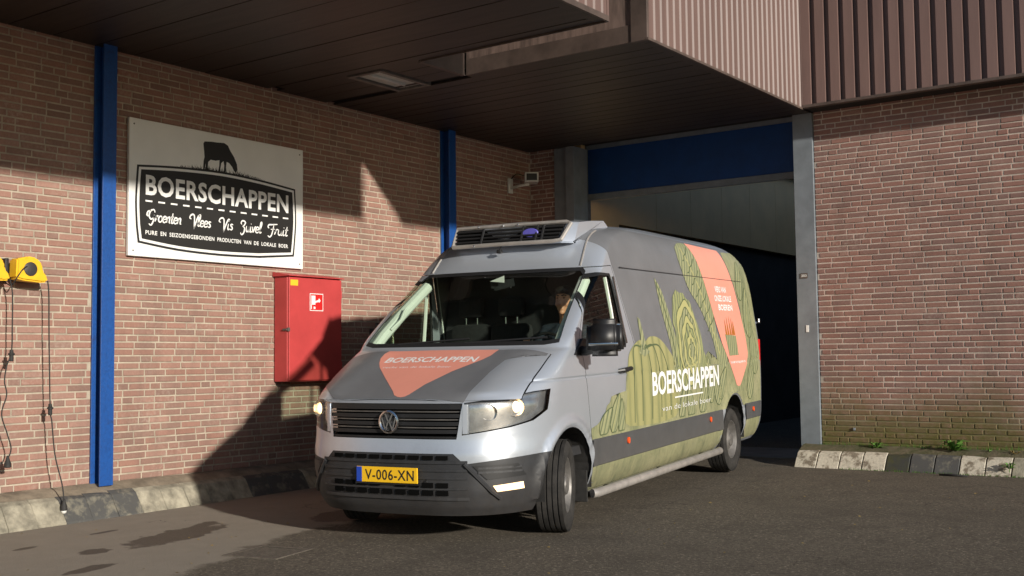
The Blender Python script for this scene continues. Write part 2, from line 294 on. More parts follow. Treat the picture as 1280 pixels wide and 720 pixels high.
# ------------------------------------------------------------------ mesh helpers
def mk(name, V, F, m, parent=None, smooth=False, sharp=None):
    me = bpy.data.meshes.new(name); me.from_pydata([tuple(v) for v in V], [], F); me.update()
    if m is not None: me.materials.append(m)
    if smooth:
        me.polygons.foreach_set('use_smooth', [True] * len(me.polygons))
        if sharp: me.set_sharp_from_angle(angle=R(sharp))
    o = bpy.data.objects.new(name, me); COL.objects.link(o)
    if parent is not None: o.parent = parent
    return o
def tag(o, label=None, cat=None, group=None, kind=None):
    if label: o['label'] = label
    if cat: o['category'] = cat
    if group: o['group'] = group
    if kind: o['kind'] = kind
    return o
def empty(name, loc=(0, 0, 0)):
    o = bpy.data.objects.new(name, None); COL.objects.link(o); o.location = loc; o.empty_display_size = 0.1; return o
class B:
    def __init__(s): s.V = []; s.F = []
    def add(s, V, F):
        k = len(s.V); s.V += [Vector(v) for v in V]; s.F += [[i + k for i in f] for f in F]; return s
    def box(s, x0, x1, y0, y1, z0, z1, c=0.0):
        if c <= 0:
            V = [(x, y, z) for x in (x0, x1) for y in (y0, y1) for z in (z0, z1)]
            return s.add(V, [[0, 1, 3, 2], [4, 6, 7, 5], [0, 4, 5, 1], [2, 3, 7, 6], [0, 2, 6, 4], [1, 5, 7, 3]])
        bm = bmesh.new(); bmesh.ops.create_cube(bm, size=1)
        for v in bm.verts: v.co = Vector(((x0 + x1) / 2 + v.co.x * (x1 - x0), (y0 + y1) / 2 + v.co.y * (y1 - y0), (z0 + z1) / 2 + v.co.z * (z1 - z0)))
        bmesh.ops.bevel(bm, geom=list(bm.edges), offset=c, segments=2, affect='EDGES', profile=0.5)
        return s.bm(bm)
    def bm(s, bm):
        bm.verts.index_update(); s.add([v.co.copy() for v in bm.verts], [[v.index for v in f.verts] for f in bm.faces]); bm.free(); return s
    def tube(s, pts, r, n=8, cap=True):
        pts = [Vector(p) for p in pts]; rr = r if isinstance(r, (list, tuple)) else [r] * len(pts)
        k = len(s.V); prev = None
        for i, p in enumerate(pts):
            t = (pts[min(i + 1, len(pts) - 1)] - pts[max(i - 1, 0)]).normalized()
            a = prev - t * prev.dot(t) if prev is not None else t.orthogonal()
            if a.length < 1e-6: a = t.orthogonal()
            a.normalize(); prev = a; b = t.cross(a)
            for j in range(n):
                q = 2 * math.pi * j / n; s.V.append(p + (a * math.cos(q) + b * math.sin(q)) * rr[i])
        for i in range(len(pts) - 1):
            for j in range(n):
                s.F.append([k + i * n + j, k + i * n + (j + 1) % n, k + (i + 1) * n + (j + 1) % n, k + (i + 1) * n + j])
        if cap: s.F.append([k + j for j in range(n)][::-1]); s.F.append([k + (len(pts) - 1) * n + j for j in range(n)])
        return s
    def prism(s, poly, axis, a, b):
        # poly: 2D loop, extruded along axis from a to b; other two axes in order
        def p3(p, t): l = list(p); l.insert(axis, t); return tuple(l)
        n = len(poly); V = [p3(p, a) for p in poly] + [p3(p, b) for p in poly]
        F = [list(range(n))[::-1], list(range(n, 2 * n))] + [[i, (i + 1) % n, n + (i + 1) % n, n + i] for i in range(n)]
        return s.add(V, F)
    def lathe(s, prof, c, axis='y', n=32):
        # prof: (radius, offset along axis)
        k = len(s.V); c = Vector(c)
        for (r, t) in prof:
            for j in range(n):
                q = 2 * math.pi * j / n; a, b = r * math.cos(q), r * math.sin(q)
                s.V.append(c + (Vector((a, t, b)) if axis == 'y' else Vector((t, a, b)) if axis == 'x' else Vector((a, b, t))))
        for i in range(len(prof) - 1):
            for j in range(n): s.F.append([k + i * n + j, k + (i + 1) * n + j, k + (i + 1) * n + (j + 1) % n, k + i * n + (j + 1) % n])
        return s
    def ball(s, c, r, seg=16):
        bm = bmesh.new(); bmesh.ops.create_uvsphere(bm, u_segments=seg, v_segments=max(6, seg // 2), radius=1)
        for v in bm.verts: v.co = Vector((c[0] + v.co.x * r[0], c[1] + v.co.y * r[1], c[2] + v.co.z * r[2]))
        return s.bm(bm)
    def map(s, f): s.V = [Vector(f(v)) for v in s.V]; return s
    def build(s, name, m, parent=None, smooth=False, sharp=None): return mk(name, s.V, s.F, m, parent, smooth, sharp)

def bez(pts, k=6):
    """Catmull-Rom through pts"""
    P = [np.array(p, float) for p in pts]
    if len(P) < 3: return [tuple(p) for p in P]
    out = []
    for i in range(len(P) - 1):
        a, b, c, d = P[max(i - 1, 0)], P[i], P[i + 1], P[min(i + 2, len(P) - 1)]
        for j in range(k):
            t = j / k
            out.append(tuple(0.5 * (2 * b + (c - a) * t + (2 * a - 5 * b + 4 * c - d) * t * t + (3 * b - a - 3 * c + d) * t ** 3)))
    out.append(tuple(P[-1])); return out

# flat print: 2D faces
def text2d(body, bold=0.0, space=1.0):
    cu = bpy.data.curves.new('lettering', 'FONT'); cu.body = body; cu.size = 1; cu.offset = bold; cu.space_character = space; cu.resolution_u = 3
    cu.fill_mode = 'FRONT'
    o = bpy.data.objects.new('lettering', cu); COL.objects.link(o)
    dg = bpy.context.evaluated_depsgraph_get(); me = o.evaluated_get(dg).to_mesh()
    V = [(v.co.x, v.co.y) for v in me.vertices]; F = [list(p.vertices) for p in me.polygons]
    o.evaluated_get(dg).to_mesh_clear(); bpy.data.objects.remove(o); bpy.data.curves.remove(cu)
    xs = [v[0] for v in V]; ys = [v[1] for v in V]; x0, x1, y0, y1 = min(xs), max(xs), min(ys), max(ys)
    return [((x - x0) / (x1 - x0), (y - y0) / (y1 - y0)) for x, y in V], F
def ribbon2d(pts, wd, closed=False):
    P = [Vector(p) for p in pts]; n = len(P); V = []; F = []
    for i in range(n):
        a = P[(i - 1) % n] if closed or i > 0 else P[i]; b = P[(i + 1) % n] if closed or i < n - 1 else P[i]
        t = (b - a); t = t.normalized() if t.length > 1e-9 else Vector((1, 0)); q = Vector((-t.y, t.x)) * (wd if not isinstance(wd, list) else wd[i]) / 2
        V += [tuple(P[i] + q), tuple(P[i] - q)]
    for i in range(n - (0 if closed else 1)):
        j = (i + 1) % n; F.append([2 * i, 2 * i + 1, 2 * j + 1, 2 * j])
    return V, F
def poly2d(pts, grid=None):
    bm = bmesh.new(); f = bm.faces.new([bm.verts.new((p[0], p[1], 0)) for p in pts]); bmesh.ops.triangulate(bm, faces=[f])
    if grid: grid_cut(bm, grid)
    bm.verts.index_update(); V = [(v.co.x, v.co.y) for v in bm.verts]; F = [[v.index for v in q.verts] for q in bm.faces]; bm.free(); return V, F
def grid_cut(bm, g):
    for ax in (0, 1):
        lo = min(v.co[ax] for v in bm.verts); hi = max(v.co[ax] for v in bm.verts); k = math.ceil(lo / g)
        while k * g < hi:
            no = Vector((1, 0, 0)) if ax == 0 else Vector((0, 1, 0)); co = no * (k * g)
            bmesh.ops.bisect_plane(bm, geom=list(bm.verts) + list(bm.edges) + list(bm.faces), plane_co=co, plane_no=no, dist=1e-6); k += 1
def gridded(VF, g):
    V, F = VF; bm = bmesh.new(); vs_ = [bm.verts.new((v[0], v[1], 0)) for v in V]
    for f in F:
        try: bm.faces.new([vs_[i] for i in f])
        except ValueError: pass
    grid_cut(bm, g); bm.verts.index_update(); V = [(v.co.x, v.co.y) for v in bm.verts]; F = [[v.index for v in q.verts] for q in bm.faces]; bm.free(); return V, F
def joinVF(lst):
    V = []; F = []
    for v, f in lst:
        k = len(V); V += v; F += [[i + k for i in q] for q in f]
    return V, F
def fit(VF, x0, x1, y0, y1): return [(x0 + v[0] * (x1 - x0), y0 + v[1] * (y1 - y0)) for v in VF[0]], VF[1]

# ------------------------------------------------------------------ ground
ys = [-120, -40, -20, -10, -5, 0, 4, 12, 40, 120]; xs = [-120, -30, 0.0, 4, 8, 30, 120]
V = [(x, y, gz(y)) for y in ys for x in xs]; nx = len(xs)
F = [[j * nx + i, j * nx + i + 1, (j + 1) * nx + i + 1, (j + 1) * nx + i] for j in range(len(ys) - 1) for i in range(nx - 1)]
tag(mk('asphalt_ground', V, F, M['asphalt']), 'dark asphalt yard with a paler dry strip along the wall', 'ground', kind='structure')

# ------------------------------------------------------------------ brick walls
CH, JT = 0.0625, 0.014           # course height, joint
LS, LH = 0.218, 0.102            # stretcher, header
def brick_vf(length, h=CH - JT, d=0.03, c=0.004, jit=0.0):
    # local: x along wall 0..length, y depth (0 = face, positive = into wall), z 0..h
    def q(v): return v + random.uniform(-jit, jit)
    f = [(q(c), -0, q(c)), (q(length - c), -0, q(c)), (q(length - c), -0, q(h - c)), (q(c), -0, q(h - c))]
    b = [(q(0), c, q(0)), (q(length), c, q(0)), (q(length), c, q(h)), (q(0), c, q(h))]
    k = [(0, d, 0), (length, d, 0), (length, d, h), (0, d, h)]
    F = [[0, 1, 2, 3]] + [[4 + i, 4 + (i + 1) % 4, (i + 1) % 4, i] for i in range(4)] + [[8 + i, 8 + (i + 1) % 4, 4 + (i + 1) % 4, 4 + i] for i in range(4)]
    return f + b + k, F
def wall_bricks(s0, s1, z0, nrow):
    out = []
    for r in range(nrow):
        s = s0 - random.uniform(0, LS); z = z0 + r * CH; run = 0
        while s < s1:
            L_ = LS if (random.random() < 0.72 and run < 5) else LH
            run = run + 1 if L_ == LS else 0
            a, b = max(s, s0), min(s + L_, s1)
            if b - a > 0.03: out.append((a, b, z + JT / 2))
            s += L_ + JT
    return out
def make_wall(root, mtl, bricks, place, rotz, single):
    """single(a,b,z)->sort key or None; the 300 smallest keys become bricks of their own"""
    keyed = sorted([(single(*b), i) for i, b in enumerate(bricks) if single(*b) is not None])[:300]
    own = {i for _, i in keyed}; shared = {}
    b = B(); tone = []
    for i, (s0, s1, z) in enumerate(bricks):
        L_ = round(s1 - s0, 4); pr = random.uniform(-0.0025, 0.0025)
        if i in own:
            if L_ not in shared:
                Vb, Fb = brick_vf(L_, jit=0.0012); me = bpy.data.meshes.new('brick'); me.from_pydata(Vb, [], Fb); me.materials.append(mtl); shared[L_] = me
            o = bpy.data.objects.new('brick', shared[L_]); COL.objects.link(o); o.parent = root
            o.location = place(s0, z, pr); o.rotation_euler = (0, 0, rotz)
        else:
            Vb, Fb = brick_vf(L_, jit=0.0012); rm = Matrix.Rotation(rotz, 3, 'Z'); off = Vector(place(s0, z, pr))
            b.add([rm @ Vector(v) + off for v in Vb], Fb); tone += [random.random()] * len(Fb)
    o = b.build('brick_courses', mtl, root); o['kind'] = 'stuff'
    at = o.data.attributes.new('tone', 'FLOAT', 'FACE'); at.data.foreach_set('value', tone)
# left wall: x = 0, faces +X.  brick local x -> +Y, local y(depth) -> -X  => rotate +90 deg
NR = 66
YE = -11.5
left = empty('brick_wall', (0, -4, ZB)); tag(left, 'sunlit pinkish brick wall behind the sign and the red cabinet', 'brick wall')
lroot_off = left.location.copy()
lb = []
for (a, b_) in [(YE, -6.815), (-6.655, -1.975), (-1.795, 0.0)]: lb += wall_bricks(a, b_, ZB, NR)
def place_left(s, z, pr): return (0.0 + pr - left.location.x, s - left.location.y, z - left.location.z)
make_wall(left, M['brick'], lb, place_left, R(90), lambda a, b_, z: (a if a > -7.95 and b_ - a > 0.06 and z < 3.95 else None))
B().box(-0.32, -0.0065, YE - 4 + 4, 0.3 + 4 - 4, ZB - 0.3 - 0, TOP).map(lambda v: v - lroot_off).build('mortar', M['mortar'], left)
# back wall: y = 0, faces -Y. local x -> +X, depth -> +Y
back = empty('brick_wall', (8, 0, ZB)); tag(back, 'mossy brick wall beside the loading door under the ribbed cladding', 'brick wall')
bo = back.location.copy()
bb = wall_bricks(4.055, 11.5, ZB, NR) + wall_bricks(0.0, 0.40, ZB, NR)
def place_back(s, z, pr): return (s - bo.x, 0.0 + pr - bo.y, z - bo.z)
make_wall(back, M['brick_moss'], bb, place_back, 0.0, lambda a, b_, z: (-a if 5.0 < a < 6.32 and b_ - a > 0.06 and z < 3.95 else None))
B().box(4.052, 11.5, 0.0055, 0.32, ZB - 0.3, TOP).box(-0.005, 0.405, 0.0055, 0.32, ZB - 0.3, TOP).map(lambda v: v - bo).build('mortar', M['mortar_moss'], back)
B().box(4.42, 4.445, -0.018, 0.01, 0.325, 0.355, 0.004).map(lambda v: v - bo).build('wall_plug', M['steel'], back)
for zz in (0.9, 2.35):
    pass

# ------------------------------------------------------------------ kerbs
def kerb(name, label, blocks, path, ledge, gap=0.0015):
    root = empty(name, path(blocks[0][0], 0, 0)); tag(root, label, 'kerb', kind='structure'); off = Vector(root.location)
    for (a, b_, m) in blocks:
        j = lambda k=0.006: random.uniform(-k, k)
        sec0 = [(0.20 + j(), 0.070 + j()), (0.255, 0.045), (0.375 + j(), -0.115), (0.385, -0.30), (0.02, -0.30), (0.02, 0.066)]
        sec1 = [(0.20 + j(), 0.070 + j()), (0.255, 0.045), (0.375 + j(), -0.115), (0.385, -0.30), (0.02, -0.30), (0.02, 0.066)]
        n = len(sec0); Vv = [path(a + gap, d, z) for d, z in sec0] + [path(b_ - gap, d, z) for d, z in sec1]
        Ff = [list(range(n)), list(range(2 * n - 1, n - 1, -1))] + [[i, n + i, n + (i + 1) % n, (i + 1) % n] for i in range(n)]
        bm = bmesh.new(); vv = [bm.verts.new(Vector(v) - off) for v in Vv]
        for f in Ff: bm.faces.new([vv[i] for i in f])
        bmesh.ops.recalc_face_normals(bm, faces=bm.faces)
        bmesh.ops.bevel(bm, geom=list(bm.edges), offset=0.005, segments=1, affect='EDGES')
        B().bm(bm).build('kerb_block', m, root)
    s0, s1 = blocks[0][0], blocks[-1][1]
    fill = B()
    k = 40; prof = [(0.0, 0.128), (0.06, 0.118), (0.13, 0.095), (0.215, 0.058)]
    for i in range(k):
        pass
    rows = []
    for i in range(k + 1):
        s = s0 + (s1 - s0) * i / k; rows.append([path(s, d, z + random.uniform(-0.005, 0.005)) for d, z in prof])
    Vv = [Vector(p) - off for r_ in rows for p in r_]; np_ = len(prof)
    Ff = [[i * np_ + q, i * np_ + q + 1, (i + 1) * np_ + q + 1, (i + 1) * np_ + q] for i in range(k) for q in range(np_ - 1)]
    mk('mortar_fillet', Vv, Ff, ledge, root, True)
    return root
c_, k_, w_, ms_ = M['concrete'], M['kerb_black'], M['kerb_white'], M['kerb_mossy']
blk = []; s = -11.27
while s < -0.3:
    mid = s + 0.125
    m = k_ if (-7.29 < mid < -6.50 or -5.38 < mid < -4.5 or -3.4 < mid < -2.6 or -9.3 < mid < -8.5) else c_
    blk.append((s, s + 0.25, m)); s += 0.25
kerb('kerb', 'sloping concrete kerb with black painted blocks along the sunlit wall', blk, lambda s, d, z: (d, s, z - 0.012 if z < -0.1 else z), M['conc_dirty'])
blk = []; s = 3.87; i = 0
pat = [w_, w_, w_, w_, ms_, k_, k_, w_, w_, c_, c_, c_, ms_, k_, k_, w_, w_, w_, c_, c_, ms_, k_, k_, w_, w_, w_, w_, c_, c_]
for m in pat:
    blk.append((s, s + 0.256, m)); s += 0.256
kerb('kerb', 'chipped white and black kerb blocks below the mossy wall', blk, lambda s, d, z: (s, -d - 0.06, z + (0.035 if z > -0.05 else 0.03)), M['conc_moss'], 0.006)

# ------------------------------------------------------------------ steel columns
def hbeam(name, y, label, z1):
    root = empty(name, (0, y, ZB)); tag(root, label, 'steel column', 'blue columns on the brick wall')
    B().box(0.126, 0.14, -0.068, 0.068, -0.01, z1 - ZB, 0.002).build('front_flange', M['blue'], root)
    B().box(0.018, 0.1255, -0.006, 0.006, -0.01, z1 - ZB).build('web', M['blue'], root)
    B().box(0.002, 0.0175, -0.075, 0.075, -0.01, z1 - ZB, 0.002).build('rear_flange', M['blue'], root)
    return root
hbeam('steel_column', -6.742, 'blue steel column between the yellow reels and the sign', H)
hbeam('steel_column', -1.885, 'blue steel column behind the van roof, farther along the brick wall', H)
col = empty('door_post', (3.93, 0, ZB)); tag(col, 'blue-grey steel post between the door opening and the mossy wall', 'door post')
B().box(-0.118, 0.118, -0.035, -0.022, -0.01, H - ZB, 0.002).build('face_plate', M['steel'], col)
B().box(-0.116, -0.102, -0.0215, 0.28, -0.01, H - ZB).build('side_plate', M['steel'], col)
B().box(0.100, 0.116, -0.0215, 0.28, -0.01, H - ZB).build('side_plate', M['steel'], col)
col = empty('door_post', (0.63, 0, ZB)); tag(col, 'dark grey steel post by the wall corner, left of the blue roller door', 'door post')
B().box(-0.215, -0.005, -0.03, -0.015, -0.01, H - ZB, 0.002).build('face_plate', M['steel'], col)
B().box(-0.004, 0.125, -0.075, -0.06, -0.01, H - ZB, 0.002).build('front_flange', M['steel'], col)
B().box(0.105, 0.120, -0.0595, 0.28, -0.01, H - ZB).build('side_plate', M['steel'], col)
B().box(0.0, 0.012, -0.0595, 0.1, -0.01, H - ZB).build('web', M['steel'], col)
# small plates on the right post
p = empty('door_plate', (3.905, -0.036, 2.11)); tag(p, 'small grey plate with pale lettering on the door post', 'plate')
B().box(-0.045, 0.045, -0.006, -0.001, -0.03, 0.03, 0.001).build('backing', M['metal_dk'], p)
V, F = fit(text2d('203', 0.02), -0.033, 0.033, -0.014, 0.014)
mk('lettering', [(x, -0.0075, y) for x, y in V], F, M['white_print'], p)
tag(B().box(3.912, 3.945, -0.041, -0.036, 1.45, 1.53, 0.001).build('sticker', M['white_print']), 'small white sticker halfway up the door post', 'sticker')

# ------------------------------------------------------------------ roller door and hall behind
rd = empty('roller_door', (2.27, 0.46, 3.35)); tag(rd, 'dark blue roller door rolled up at the top of the opening', 'roller door')
for i in range(1):
    B().box(-1.62, 1.70, 0.0, 0.04, 0.085, 0.70, 0.004).build('door_leaf', M['door_blue'], rd)
B().box(-1.63, 1.70, -0.012, 0.05, 0.0, 0.083, 0.004).build('bottom_rail', M['steel'], rd)
B().box(-1.63, 1.70, -0.015, 0.05, 0.702, 0.76, 0.003).build('top_rail', M['steel'], rd)
B().box(-1.645, -1.632, -0.03, 0.08, -3.35, 0.76).build('guide_rail', M['metal_dk'], rd)
B().box(1.702, 1.716, -0.03, 0.08, -3.35, 0.76).build('guide_rail', M['metal_dk'], rd)
hall = empty('hall_interior', (2, 0.4, 0)); hall['kind'] = 'structure'; tag(hall, 'dim hall behind the open loading door', 'hall'); ho = Vector(hall.location)
def hb(name, m, *bx):
    b = B()
    for q in bx: b.box(*q)
    return b.map(lambda v: v - ho).build(name, m, hall)
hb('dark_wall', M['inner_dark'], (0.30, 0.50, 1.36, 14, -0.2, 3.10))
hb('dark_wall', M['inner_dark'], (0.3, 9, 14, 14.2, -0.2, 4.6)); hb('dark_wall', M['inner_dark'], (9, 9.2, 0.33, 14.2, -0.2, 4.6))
hb('ceiling_slab', M['inner_dark'], (0.2, 0.8, 0.33, 14.2, 4.6, 4.8), (8.2, 9.2, 0.33, 14.2, 4.6, 4.8), (0.8, 8.2, 0.33, 1.6, 4.6, 4.8), (0.8, 8.2, 12.0, 14.2, 4.6, 4.8))  # unseen roof opening added so sky light reaches the upper wall panels
hb('added_sun_block', M['inner_dark'], (8.2, 8.3, 1.5, 12.1, 4.8, 7.25), (0.7, 8.2, 1.5, 1.6, 4.8, 7.0))  # added out of view beside the roof opening to keep direct sun out
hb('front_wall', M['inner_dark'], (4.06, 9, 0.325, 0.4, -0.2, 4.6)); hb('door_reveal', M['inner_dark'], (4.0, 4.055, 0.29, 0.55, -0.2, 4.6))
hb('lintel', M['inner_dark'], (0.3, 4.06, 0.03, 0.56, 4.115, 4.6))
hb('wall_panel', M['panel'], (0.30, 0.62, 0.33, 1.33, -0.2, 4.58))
for i in range(11):
    y0 = 1.345 + i * 1.15; hb('wall_panel', M['panel'], (0.40, 0.60, y0, y0 + 1.143, 3.105, 4.58))
hb('floor_slab', M['inner_floor'], (0.62, 9, 0.42, 14, -0.3, -0.055))
def crate_stack(x, y, n, label):
    for k in range(n):
        o = empty('crate', (x, y, -0.055 + k * 0.30)); tag(o, label % ['bottom', 'middle', 'top'][min(k, 2) if k < n - 1 else 2], 'crate', 'crates stacked in the dark hall')
        b = B()
        for zz in (0.0, 0.09, 0.18, 0.25):
            for (x0, x1, y0, y1) in ((-0.3, 0.3, -0.2, -0.18), (-0.3, 0.3, 0.18, 0.2), (-0.3, -0.28, -0.18, 0.18), (0.28, 0.3, -0.18, 0.18)): b.box(x0, x1, y0, y1, zz, zz + 0.045)
        rl = b.build('slatted_side', M['crate'], o); rl['kind'] = 'stuff'
        for sx in (-1, 1):
            for sy in (-1, 1): B().box(sx * 0.29 - 0.02, sx * 0.29 + 0.02, sy * 0.19 - 0.02, sy * 0.19 + 0.02, 0, 0.29).build('corner_post', M['crate'], o)
        B().box(-0.28, 0.28, -0.18, 0.18, 0.0, 0.02).build('base', M['crate'], o)
crate_stack(4.25, 9.5, 3, 'dark crate at the %s of a stack deep in the hall')

# ------------------------------------------------------------------ canopy
cn = empty('canopy', (2, -4.3, H)); tag(cn, 'brown canopy with a boarded underside and a slot beside the door', 'canopy'); co_ = Vector(cn.location)
XR, YF1, YB2, XS = 4.04, -3.94, -4.65, 1.97
def cb(name, m, *bx, c=0.0):
    b = B()
    for q in bx: b.box(*q, c)
    return b.map(lambda v: v - co_).build(name, m, cn)
# boards, near part (wide) and far part (narrow)
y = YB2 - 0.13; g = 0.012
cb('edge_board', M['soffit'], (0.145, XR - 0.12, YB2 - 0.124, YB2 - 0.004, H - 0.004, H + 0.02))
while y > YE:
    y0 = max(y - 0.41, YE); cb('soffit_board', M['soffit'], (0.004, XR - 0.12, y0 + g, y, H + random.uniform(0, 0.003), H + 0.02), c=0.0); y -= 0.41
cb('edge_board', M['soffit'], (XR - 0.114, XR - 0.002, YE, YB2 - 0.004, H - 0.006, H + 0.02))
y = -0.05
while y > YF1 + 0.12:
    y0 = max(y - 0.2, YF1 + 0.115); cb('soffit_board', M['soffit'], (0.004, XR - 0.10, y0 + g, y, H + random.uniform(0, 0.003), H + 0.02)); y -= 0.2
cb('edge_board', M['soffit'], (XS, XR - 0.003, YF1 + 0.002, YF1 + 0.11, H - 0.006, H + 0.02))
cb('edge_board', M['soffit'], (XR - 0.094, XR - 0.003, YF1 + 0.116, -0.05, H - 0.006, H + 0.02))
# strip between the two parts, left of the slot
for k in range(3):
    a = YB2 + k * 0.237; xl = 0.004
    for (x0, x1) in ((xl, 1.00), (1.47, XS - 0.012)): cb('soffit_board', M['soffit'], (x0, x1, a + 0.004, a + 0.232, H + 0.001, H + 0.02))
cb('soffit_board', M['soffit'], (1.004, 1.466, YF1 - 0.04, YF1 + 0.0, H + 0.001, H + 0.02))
# dark deck above the boards
cb('deck', M['gap'], (0.0, XR - 0.02, YE, YB2 - 0.01, H + 0.03, H + 0.06), (0.0, XR - 0.02, YF1 + 0.012, -0.02, H + 0.03, H + 0.06), (0.0, XS - 0.02, YB2 - 0.005, YF1 + 0.005, H + 0.03, H + 0.06))
# slot sides
cb('fascia_trim', M['trim'], (XS + 0.02, XR - 0.16, YF1 - 0.02, YF1 - 0.002, H - 0.012, H + 0.15), c=0.003)
cb('corner_trim', M['trim'], (XR - 0.155, XR + 0.013, YF1 - 0.032, YF1 + 0.012, H - 0.016, TOP), c=0.003)
cb('slot_end_board', M['trim'], (XS - 0.012, XS + 0.012, YB2 + 0.002, YF1 - 0.034, H - 0.01, TOP))
cb('slot_end_trim', M['trim'], (XS - 0.03, XS + 0.016, YB2 + 0.02, YF1 - 0.022, H - 0.016, H - 0.011))
def sheet(name, m, s0, s1, prof, period, conv, z0, z1, parent, off):
    pts = []; s = s0
    while s < s1:
        for a, d in prof:
            if s + a <= s1: pts.append((s + a, d))
        s += period
    if pts[-1][0] < s1: pts.append((s1, pts[-1][1]))
    V = []; F = []
    for (a, d) in pts: V += [Vector(conv(a, d, z0)) - off, Vector(conv(a, d, z1)) - off]
    for i in range(len(pts) - 1): F.append([2 * i, 2 * i + 2, 2 * i + 3, 2 * i + 1])
    return mk(name, V, F, m, parent)
PF = [(0, 0), (0.045, 0), (0.062, 0.014), (0.108, 0.014), (0.122, 0)]
PD = [(0, 0.0), (0.098, 0.0), (0.100, 0.055), (0.160, 0.055), (0.162, 0.0)]
sheet('cladding_sheet', M['clad'], YF1 + 0.003, -0.335, PF, 0.128, lambda a, d, z: (XR + 0.014 - d, a, z), H + 0.004, TOP, cn, co_)
sheet('cladding_sheet', M['clad'], YE, YB2 - 0.02, PF, 0.128, lambda a, d, z: (XR + 0.014 - d, a, z), H + 0.03, TOP, cn, co_)
cb('fascia_board', M['fascia'], (XS + 0.02, XR - 0.16, YF1 - 0.010, YF1 - 0.001, H + 0.152, TOP))
sheet('cladding_sheet', M['clad_dark'], XS + 0.02, XR, PF, 0.128, lambda a, d, z: (a, YB2 - 0.002 - d, z), H + 0.03, TOP, cn, co_)
cb('drip_edge', M['trim'], (XR + 0.0, XR + 0.026, YF1 - 0.034, -0.33, H - 0.02, H + 0.003), (XR + 0.0, XR + 0.026, YE, YB2, H - 0.02, H + 0.028))
cb('corner_trim', M['clad'], (XR + 0.0, XR + 0.020, YB2 - 0.02, YB2 + 0.012, H - 0.019, TOP))
cb('drip_edge', M['trim'], (XS + 0.02, XR - 0.001, YB2 - 0.001, YB2 + 0.012, H - 0.02, H + 0.028))
cb('roof_deck', M['gap'], (0, XR, YE, YB2 - 0.03, TOP - 0.02, TOP + 0.02), (0, XR, YF1 + 0.03, -0.02, TOP - 0.02, TOP + 0.02), (0, XS - 0.013, YB2 - 0.03, YF1 + 0.03, TOP - 0.02, TOP + 0.02))
# ribbed cladding on the back wall
wc = empty('wall_cladding', (6, -0.3, H)); tag(wc, 'dark brown ribbed metal cladding above the mossy brick wall', 'cladding'); wo = Vector(wc.location)
sheet('cladding_sheet', M['clad_dark'], XR + 0.03, 11.5, PD, 0.168, lambda a, d, z: (a, -0.345 + d, z), H + 0.03, TOP, wc, wo)
B().box(XR + 0.016, 11.5, -0.352, -0.275, H - 0.005, H + 0.029, 0.003).map(lambda v: v - wo).build('bottom_flashing', M['trim'], wc)
B().box(XR - 0.012, XR + 0.028, -0.352, -0.325, H + 0.030, TOP, 0.002).map(lambda v: v - wo).build('corner_trim', M['clad'], wc)
B().box(XR + 0.02, 11.5, -0.27, 0.0, H + 0.005, H + 0.03).map(lambda v: v - wo).build('soffit_strip', M['gap'], wc)
B().box(XR + 0.02, 11.5, -0.286, 0.3, TOP - 0.05, TOP + 0.02).map(lambda v: v - wo).build('cap', M['trim'], wc)
# lamp in the soffit
lm = empty('ceiling_lamp', (1.235, -4.25, H)); tag(lm, 'unlit recessed lamp in the dark canopy underside', 'lamp')
b = B()
for q in ((-0.225, -0.17, -0.385, 0.385), (0.17, 0.225, -0.385, 0.385), (-0.17, 0.17, -0.385, -0.34), (-0.17, 0.17, 0.34, 0.385)): b.box(*q, -0.02, 0.03, 0.004)
b.build('frame', M['metal_dk'], lm)
B().box(-0.169, 0.169, -0.339, 0.339, 0.006, 0.02).build('diffuser', M['diffuser'], lm)
B().tube([(0.0, -0.28, -0.001), (0.0, 0.22, -0.001)], 0.022, 8).build('tube', M['white_plastic'], lm, True)

# ------------------------------------------------------------------ billboard on the wall
SX, SY, SZ, SW, SH = 0.045, -6.475, 2.155, 2.160, 1.275
sg = empty('company_sign', (0.0, SY, SZ)); tag(sg, 'white board with a grazing cow above a black label reading BOERSCHAPPEN', 'sign')
B().box(0.012, SX, 0, SW, 0, SH, 0.004).build('board', M['white'], sg)
def sgp(name, VF, m, h): return mk(name, [(SX + h, x, y) for x, y in VF[0]], VF[1], m, sg)
outer = bez([(0.085, 0.845), (0.54, 0.885), (1.06, 0.905), (1.56, 0.885), (2.045, 0.842)], 5) + bez([(2.055, 0.70), (2.062, 0.49), (2.045, 0.27), (2.028, 0.125)], 4) + bez([(1.56, 0.080), (1.06, 0.066), (0.54, 0.080), (0.098, 0.125)], 4) + bez([(0.078, 0.27), (0.066, 0.49), (0.074, 0.70)], 4)
ctr = Vector((1.06, 0.49))
def inset(poly, dx, dy): return [((p[0] - ctr.x) * (1 - dx / 0.98) + ctr.x, (p[1] - ctr.y) * (1 - dy / 0.39) + ctr.y) for p in poly]
sgp('label_border', poly2d(outer), M['black'], 0.0015); sgp('label_line', poly2d(inset(outer, 0.020, 0.020)), M['white_print'], 0.0028)
sgp('label_field', poly2d(inset(outer, 0.043, 0.043)), M['black'], 0.0041)
